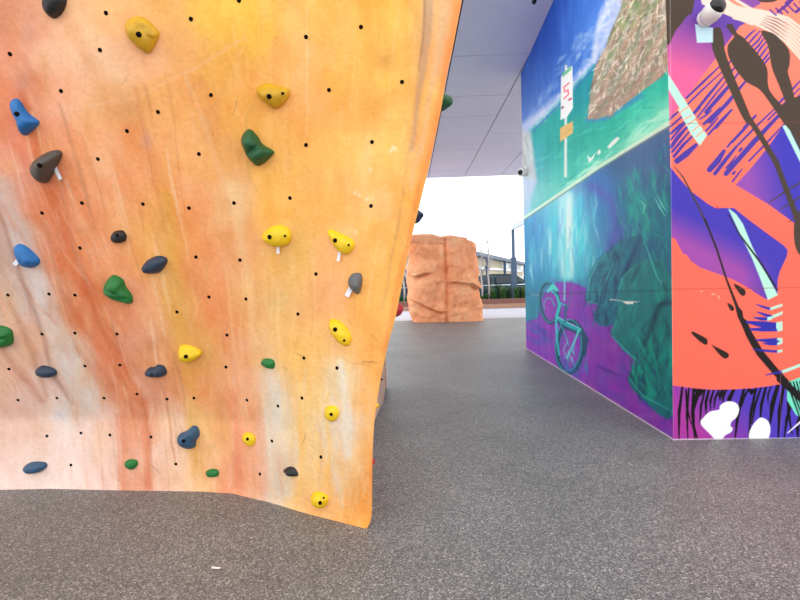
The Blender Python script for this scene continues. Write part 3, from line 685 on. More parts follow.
# side face running back from the edge
far = on_floor(386.5, 388)
tt = np.concatenate([np.linspace(0, 0.06, 8), np.linspace(0.06, 1, 40)[1:]]); zs = np.concatenate([np.linspace(0, 1, 40), np.linspace(1, TOPZ, 40)[1:]])
yedge = face_y(XE(zs), zs)
def side_pt(t, z):
    t = np.asarray(t, float); z = np.asarray(z, float); xa = XE(z); ya = face_y(xa, z)
    y = ya+(far[1]-ya)*t
    x = xa+(far[0]-xa)*t-0.075*np.sin(np.pi*np.clip(t*1.25, 0, 1))*np.clip(1.2-z, 0, 1)-0.01*np.sin(np.pi*np.clip(t/.05, 0, 1)*.5)
    return x, y
TT, ZZ = np.meshgrid(tt, zs)
PS = np.zeros(TT.shape+(3,)); PS[..., 0], PS[..., 1] = side_pt(TT, ZZ); PS[..., 2] = ZZ
cs = np.zeros(TT.shape+(3,)); cs[:] = (244, 196, 172)
cs += (fbm(TT*14, ZZ*3, 200)*30)[..., None]; k_ = np.exp(-(TT/.03)**2)[..., None]; cs = cs*(1-k_)+np.array([240, 150, 80])*k_
sf = link('side_face', grid_mesh('side_face', PS, cs.reshape(-1, 3)), M_climb, smooth=True); to_local(sf, wall)
# rear shell: back, left end and top
bm = bmesh.new()
def quad_strip(a, b_):
    va = [bm.verts.new(p) for p in a]; vb_ = [bm.verts.new(p) for p in b_]
    for k in range(len(va)-1): bm.faces.new((va[k], va[k+1], vb_[k+1], vb_[k]))
lx = float(XE(0))-4.0
frontL = [tuple(PF[r, 0]) for r in list(range(0, len(zrow), 12))+[len(zrow)-1]]
quad_strip(frontL, [(p[0], far[1], p[2]) for p in frontL])
topF = [tuple(PF[-1, c]) for c in list(range(0, len(dcol), 12))+[len(dcol)-1]]
quad_strip(topF, [(min(p[0], far[0]), far[1], TOPZ) for p in topF])
quad_strip([(lx, far[1], 0), (far[0], far[1], 0)], [(PF[-1, 0][0], far[1], TOPZ), (far[0], far[1], TOPZ)])
rs = obj('rear_shell', bm, mat('bare_panel', (214, 150, 110), 0.7, noise=0.06)); to_local(rs, wall)
# bolt holes: raised dark discs, the shade inside put into their colour
holes = [(106,13),(191,19),(10,54),(100,50),(61,91),(211,95),(158,112),(127,131),(98,159),(199,154),(306,37),(361,27),(329,90),(402,82),(306,145),(372,142),(42,213),(82,203),(143,204),(189,208),(234,203),(80,248),(196,257),(240,260),(8,295),(49,294),(75,295),(209,297),(177,312),(42,334),(75,333),(117,334),(227,335),(290,198),(371,206),(316,274),(246,299),(298,314),(304,358),(9,369),(85,366),(120,365),(226,367),(18,400),(57,398),(104,398),(137,394),(167,399),(194,398),(47,436),(81,433),(110,435),(151,437),(71,465),(176,464),(337,368),(247,400),(278,406),(302,398),(272,441),(321,457),(260,474),(239,0.5)]
bm = bmesh.new()
lathe(bm, [(0.0092, -0.004), (0.0092, 0.0012), (0.0075, 0.002), (0.003, 0.0022)], 16)
hole_me = None
for k, (px, py) in enumerate(holes):
    p = on_face(px, py); t_, u_, n_ = face_frame(p)
    if hole_me is None:
        h = obj('bolt_hole', bm, M_hole); hole_me = h.data
    else:
        h = bpy.data.objects.new('bolt_hole', hole_me); COL.objects.link(h)
    h.matrix_world = Matrix(((t_[0], u_[0], n_[0], p[0]), (t_[1], u_[1], n_[1], p[1]), (t_[2], u_[2], n_[2], p[2]), (0, 0, 0, 1)))
    mw = h.matrix_world.copy(); h.parent = wall; h.matrix_basis = Matrix.Translation(-wall.location) @ mw

# ------------------------------------------------------------------ climbing holds
HC = {'yellow': (244, 196, 20), 'old_yellow': (204, 156, 20), 'blue': (18, 104, 172), 'navy': (34, 52, 74), 'deep_blue': (46, 82, 112), 'black': (26, 27, 30), 'grey': (76, 70, 64), 'slate': (96, 96, 98), 'green': (20, 112, 46), 'dark_green': (14, 84, 42), 'red': (176, 36, 44), 'maroon': (110, 40, 70), 'dark': (40, 26, 30)}
HM = {k: mat('resin_'+k, v, 0.5, noise=0.10, nscale=30, bump=0.25, bscale=140) for k, v in HC.items()}
def make_hold(color, outline, label, bolts=(), tags=(), bulge=0.55, peak=(0, 0), ridges=(), grooves=(), droop=0.25):
    O = np.array(outline, float); c = (O.min(0)+O.max(0))/2
    p = on_face(*c); T, U, N = face_frame(p)
    sc = (p-EYE)@CF/F                                  # metres per drawing unit at this depth
    O = catmull(O, 4)
    tl = []
    for q in O:
        d = ray(*q); tpar = ((p-EYE)@N)/(d@N); v = EYE+d*tpar-p; tl.append((v@T, v@U))
    tl = np.array(tl); nseg = len(tl)
    size = np.hypot(*(tl.max(0)-tl.min(0)))/2
    hgt = bulge*size
    rs_ = [1.0, 1.0, 0.985, 0.94, 0.86, 0.76, 0.64, 0.5, 0.36, 0.22, 0.1]
    def pos(r, k):
        q = tl[k]*r
        pk = np.array(peak)*sc*(1-r)
        q = q+pk
        hh = hgt*(1-r**2.6)**0.62
        add = 0
        for gx, gy, am, sg in ridges: add += am*sc*math.exp(-(((q[0]/sc-gx)**2+(q[1]/sc-gy)**2)/(sg*sg)))
        for xa, ya, xb, yb, am, sg in grooves:
            dx, dy = xb-xa, yb-ya; t = max(0, min(1, ((q[0]/sc-xa)*dx+(q[1]/sc-ya)*dy)/(dx*dx+dy*dy+1e-9)))
            dd = math.hypot(q[0]/sc-xa-t*dx, q[1]/sc-ya-t*dy); add -= am*sc*math.exp(-(dd/sg)**2)
        hh = max(0.001, hh+add*(1-r**5))
        hh += 0.0012*vnoise(np.array([q[0]*90+c[0]]), np.array([q[1]*90+c[1]]), 3)[0]*(1-r**4)
        return q[0], q[1]-droop*hh*0.3, hh
    bm = bmesh.new(); rings = []
    for j, r in enumerate(rs_):
        if j == 0: ring_ = [bm.verts.new((tl[k][0], tl[k][1], -0.012)) for k in range(nseg)]
        else: ring_ = [bm.verts.new(pos(r, k)) for k in range(nseg)]
        rings.append(ring_)
    for r0, r1 in zip(rings, rings[1:]):
        for k in range(nseg): bm.faces.new((r0[k], r0[(k+1) % nseg], r1[(k+1) % nseg], r1[k]))
    top = bm.verts.new(pos(0.0, 0))
    for k in range(nseg): bm.faces.new((rings[-1][k], rings[-1][(k+1) % nseg], top))
    bm.faces.new(rings[0][::-1])
    verts = [(v.co.x, v.co.y, v.co.z) for v in bm.verts]
    root = obj('climbing_hold', bm, HM[color], None, True)
    root.matrix_world = Matrix(((T[0], U[0], N[0], p[0]), (T[1], U[1], N[1], p[1]), (T[2], U[2], N[2], p[2]), (0, 0, 0, 1)))
    tag(root, label, 'climbing hold', 'climbing holds on the orange wall')
    V = np.array(verts)
    for bxp, byp, *bs in bolts:
        # follow the sight line down to the skin of the hold
        d = ray(bxp, byp); best = None
        for hh in np.linspace(hgt*1.3, 0.0, 60):
            t = (((p-EYE)@N)+hh)/(d@N); v = EYE+d*t-p; q = np.array([v@T, v@U])
            k = np.argmin((V[:, 0]-q[0])**2+(V[:, 1]-q[1])**2+10*(V[:, 2] < 0))
            if V[k, 2] >= hh-0.0015: best = (q[0], q[1], V[k, 2]); break
        if best is None: continue
        bm = bmesh.new(); rb = min(0.010, size*0.13)*(bs[0] if bs else 1)
        lathe(bm, [(rb*1.1, -0.012), (rb*1.1, 0.0016), (rb*.9, 0.0026), (rb*.3, 0.003)], 14)  # dark disc for the recessed bolt hole, its shade given by the colour
        bo = obj('bolt', bm, M_hole, root); e_ = V[np.argsort((V[:, 0]-best[0])**2+(V[:, 1]-best[1])**2)[:14]]
        cc = e_.mean(0); u_, s_, vt_ = np.linalg.svd(e_-cc); nn = vt_[2]; nn = nn if nn[2] > 0 else -nn
        bo.matrix_basis = Matrix.Translation(Vector(best)) @ Vector((0, 0, 1)).rotation_difference(Vector(nn)).to_matrix().to_4x4()
    for (xa, ya), (xb, yb), wd in tags:
        pts = []
        for q in ((xa, ya), (xb, yb)):
            d = ray(*q); t = ((p-EYE)@N)/(d@N); v = EYE+d*t-p; pts.append(Vector((v@T, v@U, 0.004)))
        dirv = (pts[1]-pts[0]).normalized(); sd = Vector((-dirv.y, dirv.x, 0))*wd*sc/2
        bm = bmesh.new(); a = pts[0]; b_ = pts[1]+Vector((0, 0, 0.012))
        lo = [bm.verts.new(v) for v in (a+sd, a-sd, b_-sd, b_+sd)]; hi = [bm.verts.new(v.co+Vector((0, 0, 0.0015))) for v in lo]
        bm.faces.new(lo[::-1]); bm.faces.new(hi)
        for k in range(4): bm.faces.new((lo[k], lo[(k+1) % 4], hi[(k+1) % 4], hi[k]))
        tg = obj('route_tag', bm, M_tag, root); tg['label'] = 'small white paper tag'
    return root
za = lambda p: Z(0, 0, .3, p)
zb = lambda p: Z(240, 0, .3, p)
zc = lambda p: Z(0, 180, .3, p)
zd = lambda p: Z(240, 180, .3, p)
zf = lambda p: Z(0, 360, .3, p)
zg = lambda p: Z(200, 360, .3, p)
make_hold('black', za([(150,-5),(148,20),(157,45),(180,62),(205,48),(220,20),(223,-5),(212,-32),(185,-42),(160,-28)]), 'glossy black oval hold cut off by the top edge of the picture', bulge=.6)
make_hold('old_yellow', za([(420,80),(440,58),(472,55),(502,75),(530,105),(528,130),(505,172),(485,175),(450,150),(425,115)]), 'big mustard yellow grooved hold high on the wall, largest yellow one', bolts=[(138.6,34.5)], bulge=.55, ridges=[(-6,4,4,8)], grooves=[(2,8,12,-6,3.5,2.2),(8,7,13,2,2.5,2)], droop=.5)
make_hold('blue', za([(37,345),(45,330),(65,332),(90,370),(110,388),(132,405),(124,422),(92,450),(75,445),(66,410),(50,380)]), 'bright blue boot-shaped hold at the upper left edge', bolts=[(16.5,114)], bulge=.45, ridges=[(4,-8,3,7)])
make_hold('grey', [(33,170),(36,160),(48,152),(59,150),(62.5,155),(57,167),(50,180),(44,183),(37,178)], 'large dark grey wedge hold with a white tag, below the blue boot-shaped hold', bolts=[(39.5,165.5)], tags=[((55,166),(63,179),4)], bulge=.6, ridges=[(6,4,4,8)])
make_hold('old_yellow', zb([(55,297),(70,284),(92,277),(130,287),(165,298),(160,330),(122,362),(85,342),(60,318)]), 'worn mustard yellow two-holed hold above the dark green hold', bolts=[(269,96.5),(283,93.5,.55)], bulge=.55, ridges=[(-4,3,3,7)], droop=.5)
make_hold('dark_green', zb([(5,465),(15,440),(35,430),(60,455),(75,480),(110,500),(112,515),(70,550),(50,548),(25,520),(12,490)]), 'big dark green two-lobed hold under the worn mustard hold', bulge=.5, ridges=[(-7,7,4,6),(5,-8,4,7)], grooves=[(-6,-4,4,2,3,2.2)])
make_hold('black', zc([(372,185),(385,170),(410,168),(422,185),(418,203),(395,210),(378,203)]), 'small black cup-shaped hold above and left of the navy egg-shaped hold', bolts=[(117,235.5)], bulge=.7)
make_hold('navy', zc([(475,290),(495,265),(530,252),(557,262),(552,285),(530,308),(490,310),(478,303)]), 'smooth dark navy egg-shaped hold in the middle left of the wall', bulge=.55)
make_hold('blue', zc([(50,225),(65,213),(90,222),(130,260),(130,280),(108,292),(80,285),(62,260)]), 'bright blue bean-shaped hold on the grey-pink streak at the left', tags=[((20,258),(17,264),4)], bulge=.5, ridges=[(5,-3,2,5)])
make_hold('green', zc([(348,355),(360,330),(380,316),(410,330),(420,355),(442,385),(440,410),(415,405),(380,395),(352,375)]), 'mid green ridged hold left of and below the navy egg-shaped hold', bulge=.5, ridges=[(0,6,3,6)], grooves=[(-10,3,2,-2,3,1.8),(-4,-6,10,-8,2.5,1.8)])
make_hold('green', zc([(-28,500),(0,485),(35,495),(45,515),(43,545),(15,555),(-22,552)]), 'green hold cut off by the left edge of the picture', bulge=.6, grooves=[(-4,2,8,1,2.5,1.5)])
make_hold('yellow', [(178.5,352),(180,346),(185,344.6),(192,346),(201,350.5),(200.5,355),(192,360.5),(182,359.5)], 'bright yellow triangular hold above the two-lobed navy hold', bolts=[(186,356.5)], bulge=.55, ridges=[(-4,2,2,5)], droop=.7)
make_hold('yellow', zd([(75,185),(95,162),(130,150),(160,160),(172,185),(160,215),(120,222),(85,205)]), 'bright yellow rounded hold with a tag, below the dark green two-lobed hold', bolts=[(269.5,237),(285,236,.55)], tags=[((278.5,245),(279.5,253),3.2)], bulge=.55)
make_hold('yellow', zd([(293,170),(310,165),(340,180),(370,195),(383,220),(360,248),(335,240),(310,210)]), 'bright yellow slanted hold with a tag, just above the grey tagged hold', bolts=[(335,240.5),(348.5,245,.55)], tags=[((340,252),(339.5,261),3.2)], bulge=.5)
make_hold('slate', zd([(362,335),(375,312),(402,311),(408,335),(401,370),(390,380),(370,360)]), 'small grey half-moon hold with a white tag, near the right edge', tags=[((352,287),(348,296),5)], bulge=.6, ridges=[(4,-2,3,4)])
make_hold('yellow', zd([(299,470),(313,462),(345,480),(370,515),(368,545),(350,552),(325,530),(305,500)]), 'long bright yellow untagged hold below the grey half-moon hold', bolts=[(335,329.5),(344.5,340.5,.55)], bulge=.5)
make_hold('navy', zf([(122,35),(140,18),(175,25),(190,38),(185,52),(150,53)]), 'flat navy wedge hold at lower left, below the green hold at the picture edge', bulge=.55)
make_hold('navy', zf([(485,38),(500,24),(518,22),(527,15),(548,20),(556,45),(530,55),(490,48)]), 'navy two-lobed hold below left of the yellow triangular hold', bulge=.55, ridges=[(5,1,2,4)], grooves=[(-1,5,0,-5,2,1.5)])
make_hold('green', zg([(205,5),(215,-5),(240,-3),(250,10),(245,28),(225,25),(208,15)]), 'small green oval hold in the lower middle, beside the pale vertical streak', bulge=.45)
make_hold('yellow', zg([(417,165),(430,152),(455,155),(465,175),(458,195),(440,205),(420,190)]), 'small round yellow hold low near the right edge, highest of the three lowest yellow ones', bolts=[(331,414.5)], bulge=.45)
make_hold('yellow', zg([(143,250),(160,240),(183,252),(185,270),(175,287),(155,280),(145,265)]), 'small round yellow hold between the big slate-blue hold and the black diamond hold', bolts=[(247.5,439)], bulge=.45)
make_hold('deep_blue', zf([(592,262),(600,245),(625,234),(645,218),(662,225),(666,250),(655,268),(650,290),(625,295),(600,282)]), 'big slate blue lumpy hold in the bottom middle of the wall', bolts=[(183.5,441)], bulge=.45, ridges=[(4,5,1.2,4),(-5,-3,1.2,5)])
make_hold('green', zf([(688,370),(710,362),(728,368),(728,385),(705,390),(690,385)]), 'small green flat hold just above the floor, right of the slate blue lumpy hold', bulge=.45)
make_hold('green', zf([(417,340),(435,330),(458,335),(458,352),(440,365),(420,355)]), 'small green round hold just above the floor, left of the slate blue lumpy hold', bulge=.45)
make_hold('deep_blue', zf([(80,358),(105,340),(150,340),(157,355),(135,372),(95,375)]), 'flat blue lens-shaped hold at the bottom left, lowest on that side', bulge=.55)
make_hold('black', zg([(279,369),(292,357),(306,355),(319,362),(328,383),(314,388),(300,384)]), 'small black diamond-shaped hold at the bottom of the wall on a pale streak', bulge=.35, ridges=[(0,0,2.5,3)])
make_hold('yellow', zg([(375,445),(395,438),(425,452),(428,470),(415,490),(390,485),(375,465)]), 'yellow hold right at the bottom of the wall, lowest of all holds', bolts=[(320,503),(323.5,498,.55)], bulge=.6)
# holds on the side face, seen only where they stick out past the edge
def side_hold(color, xo, py, hh, t, label):
    z_ = 1.0
    for _ in range(25):
        sx0, sy0 = side_pt(t, z_); q = at_y(xo, py, float(sy0)); z_ = float(q[2])
    sx0 = float(sx0); sy0 = float(sy0); out = q[0]-sx0; rr = hh*sy0/F
    bm = bmesh.new(); bmesh.ops.create_icosphere(bm, subdivisions=4, radius=1)
    for v in bm.verts:
        n = vnoise(np.array([v.co.y*2+py]), np.array([v.co.z*2+xo+v.co.x]), 4)[0]*.12+1
        v.co = Vector((max(v.co.x, -.15)*out*n if v.co.x > 0 else max(v.co.x, -.3)*rr, v.co.y*rr*1.35*n, v.co.z*rr*n*(1-.15*v.co.x)))
    o = obj('climbing_hold', bm, HM[color], None, True); o.location = (sx0, sy0, z_)
    tag(o, label, 'climbing hold', 'climbing holds on the side face')
    bm = bmesh.new(); lathe(bm, [(.007, -.01), (.007, .003), (.005, .003), (.004, -.002)], 12)
    return o
side_hold('dark_green', 453, 101, 10, .09, 'dark green hold sticking out past the upper right edge, against the ceiling')
side_hold('maroon', 420, 201, 4, .17, 'tiny maroon hold peeking past the right edge above the navy one')
side_hold('navy', 423, 215, 9, .1, 'dark navy hold sticking out past the right edge against the white sky')
side_hold('red', 402.5, 309, 9, .12, 'red rounded hold sticking out past the right edge beside the orange boulder')
side_hold('dark', 382.5, 379, 3.2, .3, 'tiny dark hold on the pink side face')
side_hold('yellow', 379, 405.5, 5, .12, 'small yellow hold peeking past the right edge of the wall')
side_hold('red', 374.8, 462, 5, .06, 'small red hold peeking past the bottom right edge')

# ------------------------------------------------------------------ free-standing boulder
bf = [on_floor(412, 322.5), on_floor(480, 321.5)]
BY = float((bf[0][1]+bf[1][1])/2)+.75; BXc = float((bf[0][0]+bf[1][0])/2)-.0
prof_l = [(412,324),(409,312),(407,302),(407.5,296),(408.5,290),(407.5,283),(407,270),(408,255),(408.5,245),(411,238),(416,235)]
prof_r = [(481,322),(480,310),(479,302),(477.5,296),(478.5,288),(477.5,278),(476,265),(474.5,253),(473.5,245),(471,242.5),(466,241.5)]
FYB = BY-.72
def prof(pr):
    pts = [at_y(px, py, BY) for px, py in pr]
    z_ = np.array([q[2] for q in pts]); z_[0] = 0; return z_, np.array([q[0] for q in pts])
zl, xl = prof(prof_l); zr, xr_ = prof(prof_r)
topz = 0.5*(zl[-1]+zr[-1])
NZ, NA = 130, 420
_th = np.linspace(0, 2*math.pi, 20001)
_sx = np.sign(np.cos(_th))*np.abs(np.cos(_th))**.42; _sy = np.sign(np.sin(_th))*np.abs(np.sin(_th))**.42
_al = np.concatenate([[0], np.cumsum(np.hypot(np.diff(_sx), np.diff(_sy)))])
_sel = np.interp(np.linspace(0, _al[-1], NA, endpoint=False), _al, np.arange(20001)).round().astype(int)
bmv = np.zeros((NZ, NA, 3)); bc = np.zeros((NZ, NA, 3))
for a in range(NZ):
    f = a/(NZ-1)
    if f < .9: z = f/.9*topz*.97; shrink = 1.0
    else:
        q_ = (f-.9)/.1; z = topz*(.97+.03*math.sin(q_*math.pi/2)); shrink = max(0.0, 1-q_)**.6
    xa = float(np.interp(min(z, zl[-1]), zl, xl)); xb = float(np.interp(min(z, zr[-1]), zr, xr_))
    cx = (xa+xb)/2; rx = (xb-xa)/2; ry = .78
    for k in range(NA):
        sx, sy = float(_sx[_sel[k]]), float(_sy[_sel[k]])
        bmv[a, k] = (cx+sx*rx*shrink, BY+sy*ry*shrink, z)
NRM = np.zeros((NZ, NA, 2)); ct = bmv.mean(1, keepdims=True)
d_ = bmv[..., :2]-ct[..., :2]; l_ = np.linalg.norm(d_, axis=-1, keepdims=True)+1e-6; NRM = d_/l_
X_ = bmv[..., 0]; Z_ = bmv[..., 2]; Y_ = bmv[..., 1]
disp = .11*fbm(X_*1.6+Y_*1.1, Z_*1.9+3, 300)+.04*fbm(X_*3.6+Y_*3, Z_*5, 320)
front = np.clip((BY-.3-Y_)/.3, 0, 1)
def crack(pts, dep, wd):
    """cracks in the front, given on the boulder's drawing"""
    px, py = proj(np.stack([X_, np.full_like(X_, BY-.75), Z_], -1).reshape(-1, 3)); px = px.reshape(X_.shape); py = py.reshape(X_.shape)
    best = np.full(X_.shape, 1e9); sg = np.zeros(X_.shape)
    for (xa, ya), (xb, yb) in zip(pts, pts[1:]):
        dx, dy = xb-xa, yb-ya; t = np.clip(((px-xa)*dx+(py-ya)*dy)/(dx*dx+dy*dy), 0, 1)
        dd = np.hypot(px-xa-t*dx, py-ya-t*dy); up = np.where(py < ya+t*dy, 1.0, 0.0)
        sg = np.where(dd < best, up, sg); best = np.minimum(best, dd)
    if abs(pts[-1][0]-pts[0][0]) < 5: return -dep*np.exp(-(best/wd)**2)*front
    # a ledge: the rock above swells out, the rock below steps in and runs back out
    return (np.where(sg > .5, dep*.45*np.exp(-(best/7)**2), -dep*np.exp(-(best/4.2)**1.3)))*front
disp = disp+crack([(406,273),(413,277),(420,275),(426,273)], .16, 2.0)+crack([(456,282),(466,283.5),(473,284),(480,289)], .15, 2.0)
disp = disp+crack([(405,297),(416,302),(428,307),(440,312)], .12, 2.0)+crack([(446,240),(446.5,260),(447.5,290),(447,324)], .1, 2.0)
disp = disp+crack([(408,246),(430,247),(446,244)], .02, 2.0)
disp = disp+.05*np.exp(-(((X_-ct[..., 0])+.55)/.35)**2-((Z_-1.0)/.3)**2)*front+.05*np.exp(-(((X_-ct[..., 0])-.5)/.3)**2-((Z_-1.5)/.4)**2)*front
fade = np.clip((topz*1.0-Z_)/.12, 0.15, 1)
bmv[..., :2] += NRM*(disp*fade)[..., None]
hx = (X_-ct[..., 0])/1.0
bmv[..., 2] += np.clip((Z_-topz*.55)/(topz*.45), 0, 1)*(.08-.09*hx-.1*np.exp(-((hx-.05)/.16)**2)*.5+.05*fbm(X_*2.3, Y_*2.3, 330))
bcol = np.zeros((NZ, NA, 3)); n0 = fbm(X_*2.5+Y_*2, Z_*2.0, 340); n1_ = fbm(X_*9, Z_*7+Y_*5, 360)
bcol[:] = (250, 170, 124); bcol += (n0*26+n1_*22)[..., None]*np.array([.7, 1, 1])
bcol += np.where(Z_ > topz*.93, 1, 0)[..., None]*np.array([-6, 2, 6])
PB = np.concatenate([bmv, bmv[:, :1]], 1); CB = np.concatenate([bcol, bcol[:, :1]], 1)
M_bould = paint_mat('painted_boulder', 0.8, 0.4, 12, 0.06, 9)
bo = link('climbing_boulder', grid_mesh('climbing_boulder', PB, CB.reshape(-1, 3)), M_bould, smooth=True)
bmb = bmesh.new(); bmb.from_mesh(bo.data); bmesh.ops.remove_doubles(bmb, verts=bmb.verts[:], dist=1e-4)
bmesh.ops.recalc_face_normals(bmb, faces=bmb.faces[:]); bmb.to_mesh(bo.data); bmb.free()
tag(bo, 'free-standing cracked orange boulder on the grey floor beyond the climbing wall', 'boulder')

# ------------------------------------------------------------------ security cameras
def on_front(px, py, off=0.0):
    d = ray(px, py); n = np.array([-FD[1], FD[0]]); t = ((C0-EYE[:2])@n-off)/(d[:2]@n); return EYE+d*t
def on_right(px, py):
    d = ray(px, py); n = np.array([-UD[1], UD[0]]); t = ((C0-EYE[:2])@n)/(d[:2]@n); return EYE+d*t
def dome_camera(anchor, n, s, down, label, ds=1.1):
    root = empty('security_camera', tuple(anchor))
    n = Vector(n).normalized(); ax = (n+Vector(down)).normalized()
    q = Vector((0, 0, 1)).rotation_difference(n).to_matrix().to_4x4()
    bm = bmesh.new(); lathe(bm, [(.055*s, -.002), (.055*s, .012*s), (.05*s, .018*s), (.034*s, .02*s), (.03*s, .05*s)], 28, q)
    obj('wall_mount', bm, M_white, root, True)
    q2 = Matrix.Translation(n*.062*s) @ Vector((0, 0, 1)).rotation_difference(ax).to_matrix().to_4x4()
    bm = bmesh.new(); lathe(bm, [(.004*s, -.062*s), (.03*s, -.056*s), (.05*s, -.04*s), (.06*s, -.012*s), (.061*s, .02*s), (.056*s, .045*s), (.05*s, .052*s)], 32, q2)
    obj('housing', bm, M_white, root, True)
    bm = bmesh.new(); lathe(bm, [(r_*s*ds, z_*s) for r_, z_ in ((.0475, .045), (.0475, .056), (.044, .068), (.036, .081), (.022, .091), (.006, .095))], 28, q2)
    dm = obj('dome', bm, M_black, root, True); dm['label'] = 'glossy black camera dome'
    tag(root, label, 'security camera')
pa = on_front(705, 19)
dome_camera(pa, (-FD[1]*-1*0-.0233, -1, 0), 1.05, (.35, -.3, .55), 'white security camera with black dome on the graphic wall above a pale blue patch')
pf = on_right(527, 172)
dome_camera(pf, (-1, .02, 0), 1.15, (-.1, -1.0, -.25), 'white security camera with dark lens on the far edge of the sea mural', .75)

# ------------------------------------------------------------------ small things
q = on_floor(216, 569)
bm = bmesh.new()
vs = box(bm, -.02, .02, -.006, .006, 0, .0015)
for v in bm.verts: v.co.z += .004*(v.co.x/.02)**2
o = obj('paper_scrap', bm, M_white); o.location = (q[0], q[1], 0.0005); o.rotation_euler = (0, 0, -.15)
tag(o, 'tiny white paper scrap lying on the grey floor in front of the climbing wall', 'litter')
d = ray(534, 1); q = EYE+d*((H-EYE[2])/d[2])
root = empty('ceiling_spotlight', tuple(q))
bm = bmesh.new(); lathe(bm, [(.03, 0.003), (.03, -.01), (.026, -.013), (.02, -.014)], 24); obj('base', bm, M_black, root, True)
bm = bmesh.new(); lathe(bm, [(.014, -.012), (.02, -.016), (.022, -.028), (.019, -.032), (.012, -.031)], 24); obj('lamp_head', bm, M_black, root, True)
tag(root, 'small dark fitting on the grey ceiling at the top edge of the picture', 'spotlight')

# ------------------------------------------------------------------ beyond the undercroft
# steel portal frame
PY = 20.9
pb = at_y(513.5, 262, PY); ptop = at_y(513, 228, PY)
root = empty('steel_frame', (pb[0], PY, 0))
bm = bmesh.new(); box(bm, -.06, .06, -.06, .06, .3, ptop[2]-.05, .01); obj('post', bm, M_steel, root)
bm = bmesh.new(); box(bm, -.05, .05, -6.5, .08, ptop[2]-.08, ptop[2]+.12, .01); bo_ = obj('beam', bm, M_steel_light, root); bo_['label'] = 'pale blue beam'
bm = bmesh.new(); box(bm, -.11, .11, -.1, .1, .3, pb[2]+.2, .01); obj('post_sleeve', bm, M_steel, root)
tag(root, 'slate blue steel post with a pale beam standing beside the far edge of the mural', 'frame')
# planter with timber edging
PLY = 19.6
M_timber = mat('brown_timber', (128, 88, 76), 0.8, noise=0.12, nscale=6); M_timber2 = mat('pale_timber', (176, 138, 116), 0.8, noise=0.1, nscale=6)
M_soil = mat('planter_soil', (70, 54, 42), 0.9, noise=0.2, nscale=8)
root = empty('garden_bed', (2.0, PLY, 0))
bm = bmesh.new(); box(bm, -9, 6, 0, .16, .18, .38, .01); obj('upper_sleeper', bm, M_timber, root)
bm = bmesh.new(); box(bm, -9, 6, -.02, .14, 0, .18, .01); obj('lower_sleeper', bm, M_timber2, root)
bm = bmesh.new(); box(bm, -9, 6, 1.9, 2.06, 0, .36, .01); obj('rear_sleeper', bm, M_timber, root)
bm = bmesh.new(); box(bm, -9, 6, .16, 1.9, 0, .31); obj('soil', bm, M_soil, root)
tag(root, 'long raised garden bed with brown timber sleeper edging beyond the boulder', 'garden bed')
M_leaf = [mat('strappy_leaf_green', (44, 92, 36), 0.5, noise=.15), mat('strappy_leaf_dark', (20, 56, 34), 0.5, noise=.15), mat('strappy_leaf_olive', (92, 106, 48), 0.5, noise=.15)]
def clump(x, y, h, n, m, label):
    bm = bmesh.new()
    for k in range(n):
        a = random.uniform(0, 2*math.pi); l = h*random.uniform(.6, 1.1); sp = random.uniform(.05, .28)*h; wd = .018
        b0 = Vector((random.uniform(-.08, .08), random.uniform(-.08, .08), 0)); dr = Vector((math.cos(a), math.sin(a), 0)); sd = Vector((-dr.y, dr.x, 0))
        prev = None
        for j in range(5):
            t = j/4; c_ = b0+dr*sp*t*t+Vector((0, 0, l*(t-.35*t**3))); w_ = wd*(1-t*.9)
            pr = (bm.verts.new(c_+sd*w_), bm.verts.new(c_-sd*w_+dr*.004))
            if prev: bm.faces.new((prev[0], prev[1], pr[1], pr[0]))
            prev = pr
    me = bpy.data.meshes.new('grass_clump'); bm.to_mesh(me); bm.free()
    o = link('grass_clump', me, m); o.location = (x, y, .305)
    tag(o, label, 'plant', 'strappy plants in the garden bed')
pxs = [481, 486, 490, 494, 497.5, 501, 504.5, 508, 512, 516, 519.5, 523, 526.5, 405, 401]
for k, px in enumerate(pxs):
    Y = PLY+.5+(k % 3)*.45; x = float(at_y(px, 290, Y)[0])
    tall = .45 if px < 489 else 1.0
    m_ = M_leaf[0 if px < 489 else (k % 3)]
    if px < 410: lab = 'green strappy plant in the bed, seen in the gap left of the boulder'
    elif px < 489: lab = 'low green strappy plant in the bed at the foot of the bare tree'
    elif px < 511: lab = 'tall green strappy plant in the bed left of the steel post'
    else: lab = 'tall green strappy plant in the bed between steel post and mural'
    clump(x, Y, tall*random.uniform(.8, 1.1), 46, m_, lab)
M_bark = mat('pale_bark', (186, 180, 178), 0.8, noise=.1, nscale=10)
def bare_tree(px, Y, ht, label, seed):
    r = random.Random(seed); x = float(at_y(px, 290, Y)[0])
    root = empty('bare_tree', (x, Y, .3))
    bm = bmesh.new(); tp = [(0, 0, -.02), (.02, 0, .5), (-.03, .02, 1.2), (.03, 0, 1.9), (.0, 0, ht)]
    tube(bm, tp, [.045, .04, .03, .02, .008], 8); obj('trunk', bm, M_bark, root, True)
    bm = bmesh.new()
    for k in range(16):
        z = r.uniform(.35, .9)*ht; a = r.uniform(0, 2*math.pi); l = r.uniform(.35, .8)*(1.15-z/ht)*1.5
        tube(bm, [(0, 0, z), (math.cos(a)*l*.3, math.sin(a)*l*.3, z+l*.5), (math.cos(a)*l*.45, math.sin(a)*l*.45, z+l*1.1)], [.014, .01, .004], 5)
    obj('branches', bm, M_bark, root, True)
    tag(root, label, 'tree')
bare_tree(482, PLY+.9, 2.6, 'slender bare pale tree right beside the boulder in the garden bed', 1)
bare_tree(489, PLY+1.3, 3.0, 'thin bare tree in the garden bed left of the steel post', 4)
bare_tree(404, PLY+.9, 2.3, 'slender bare tree in the gap left of the boulder', 6)
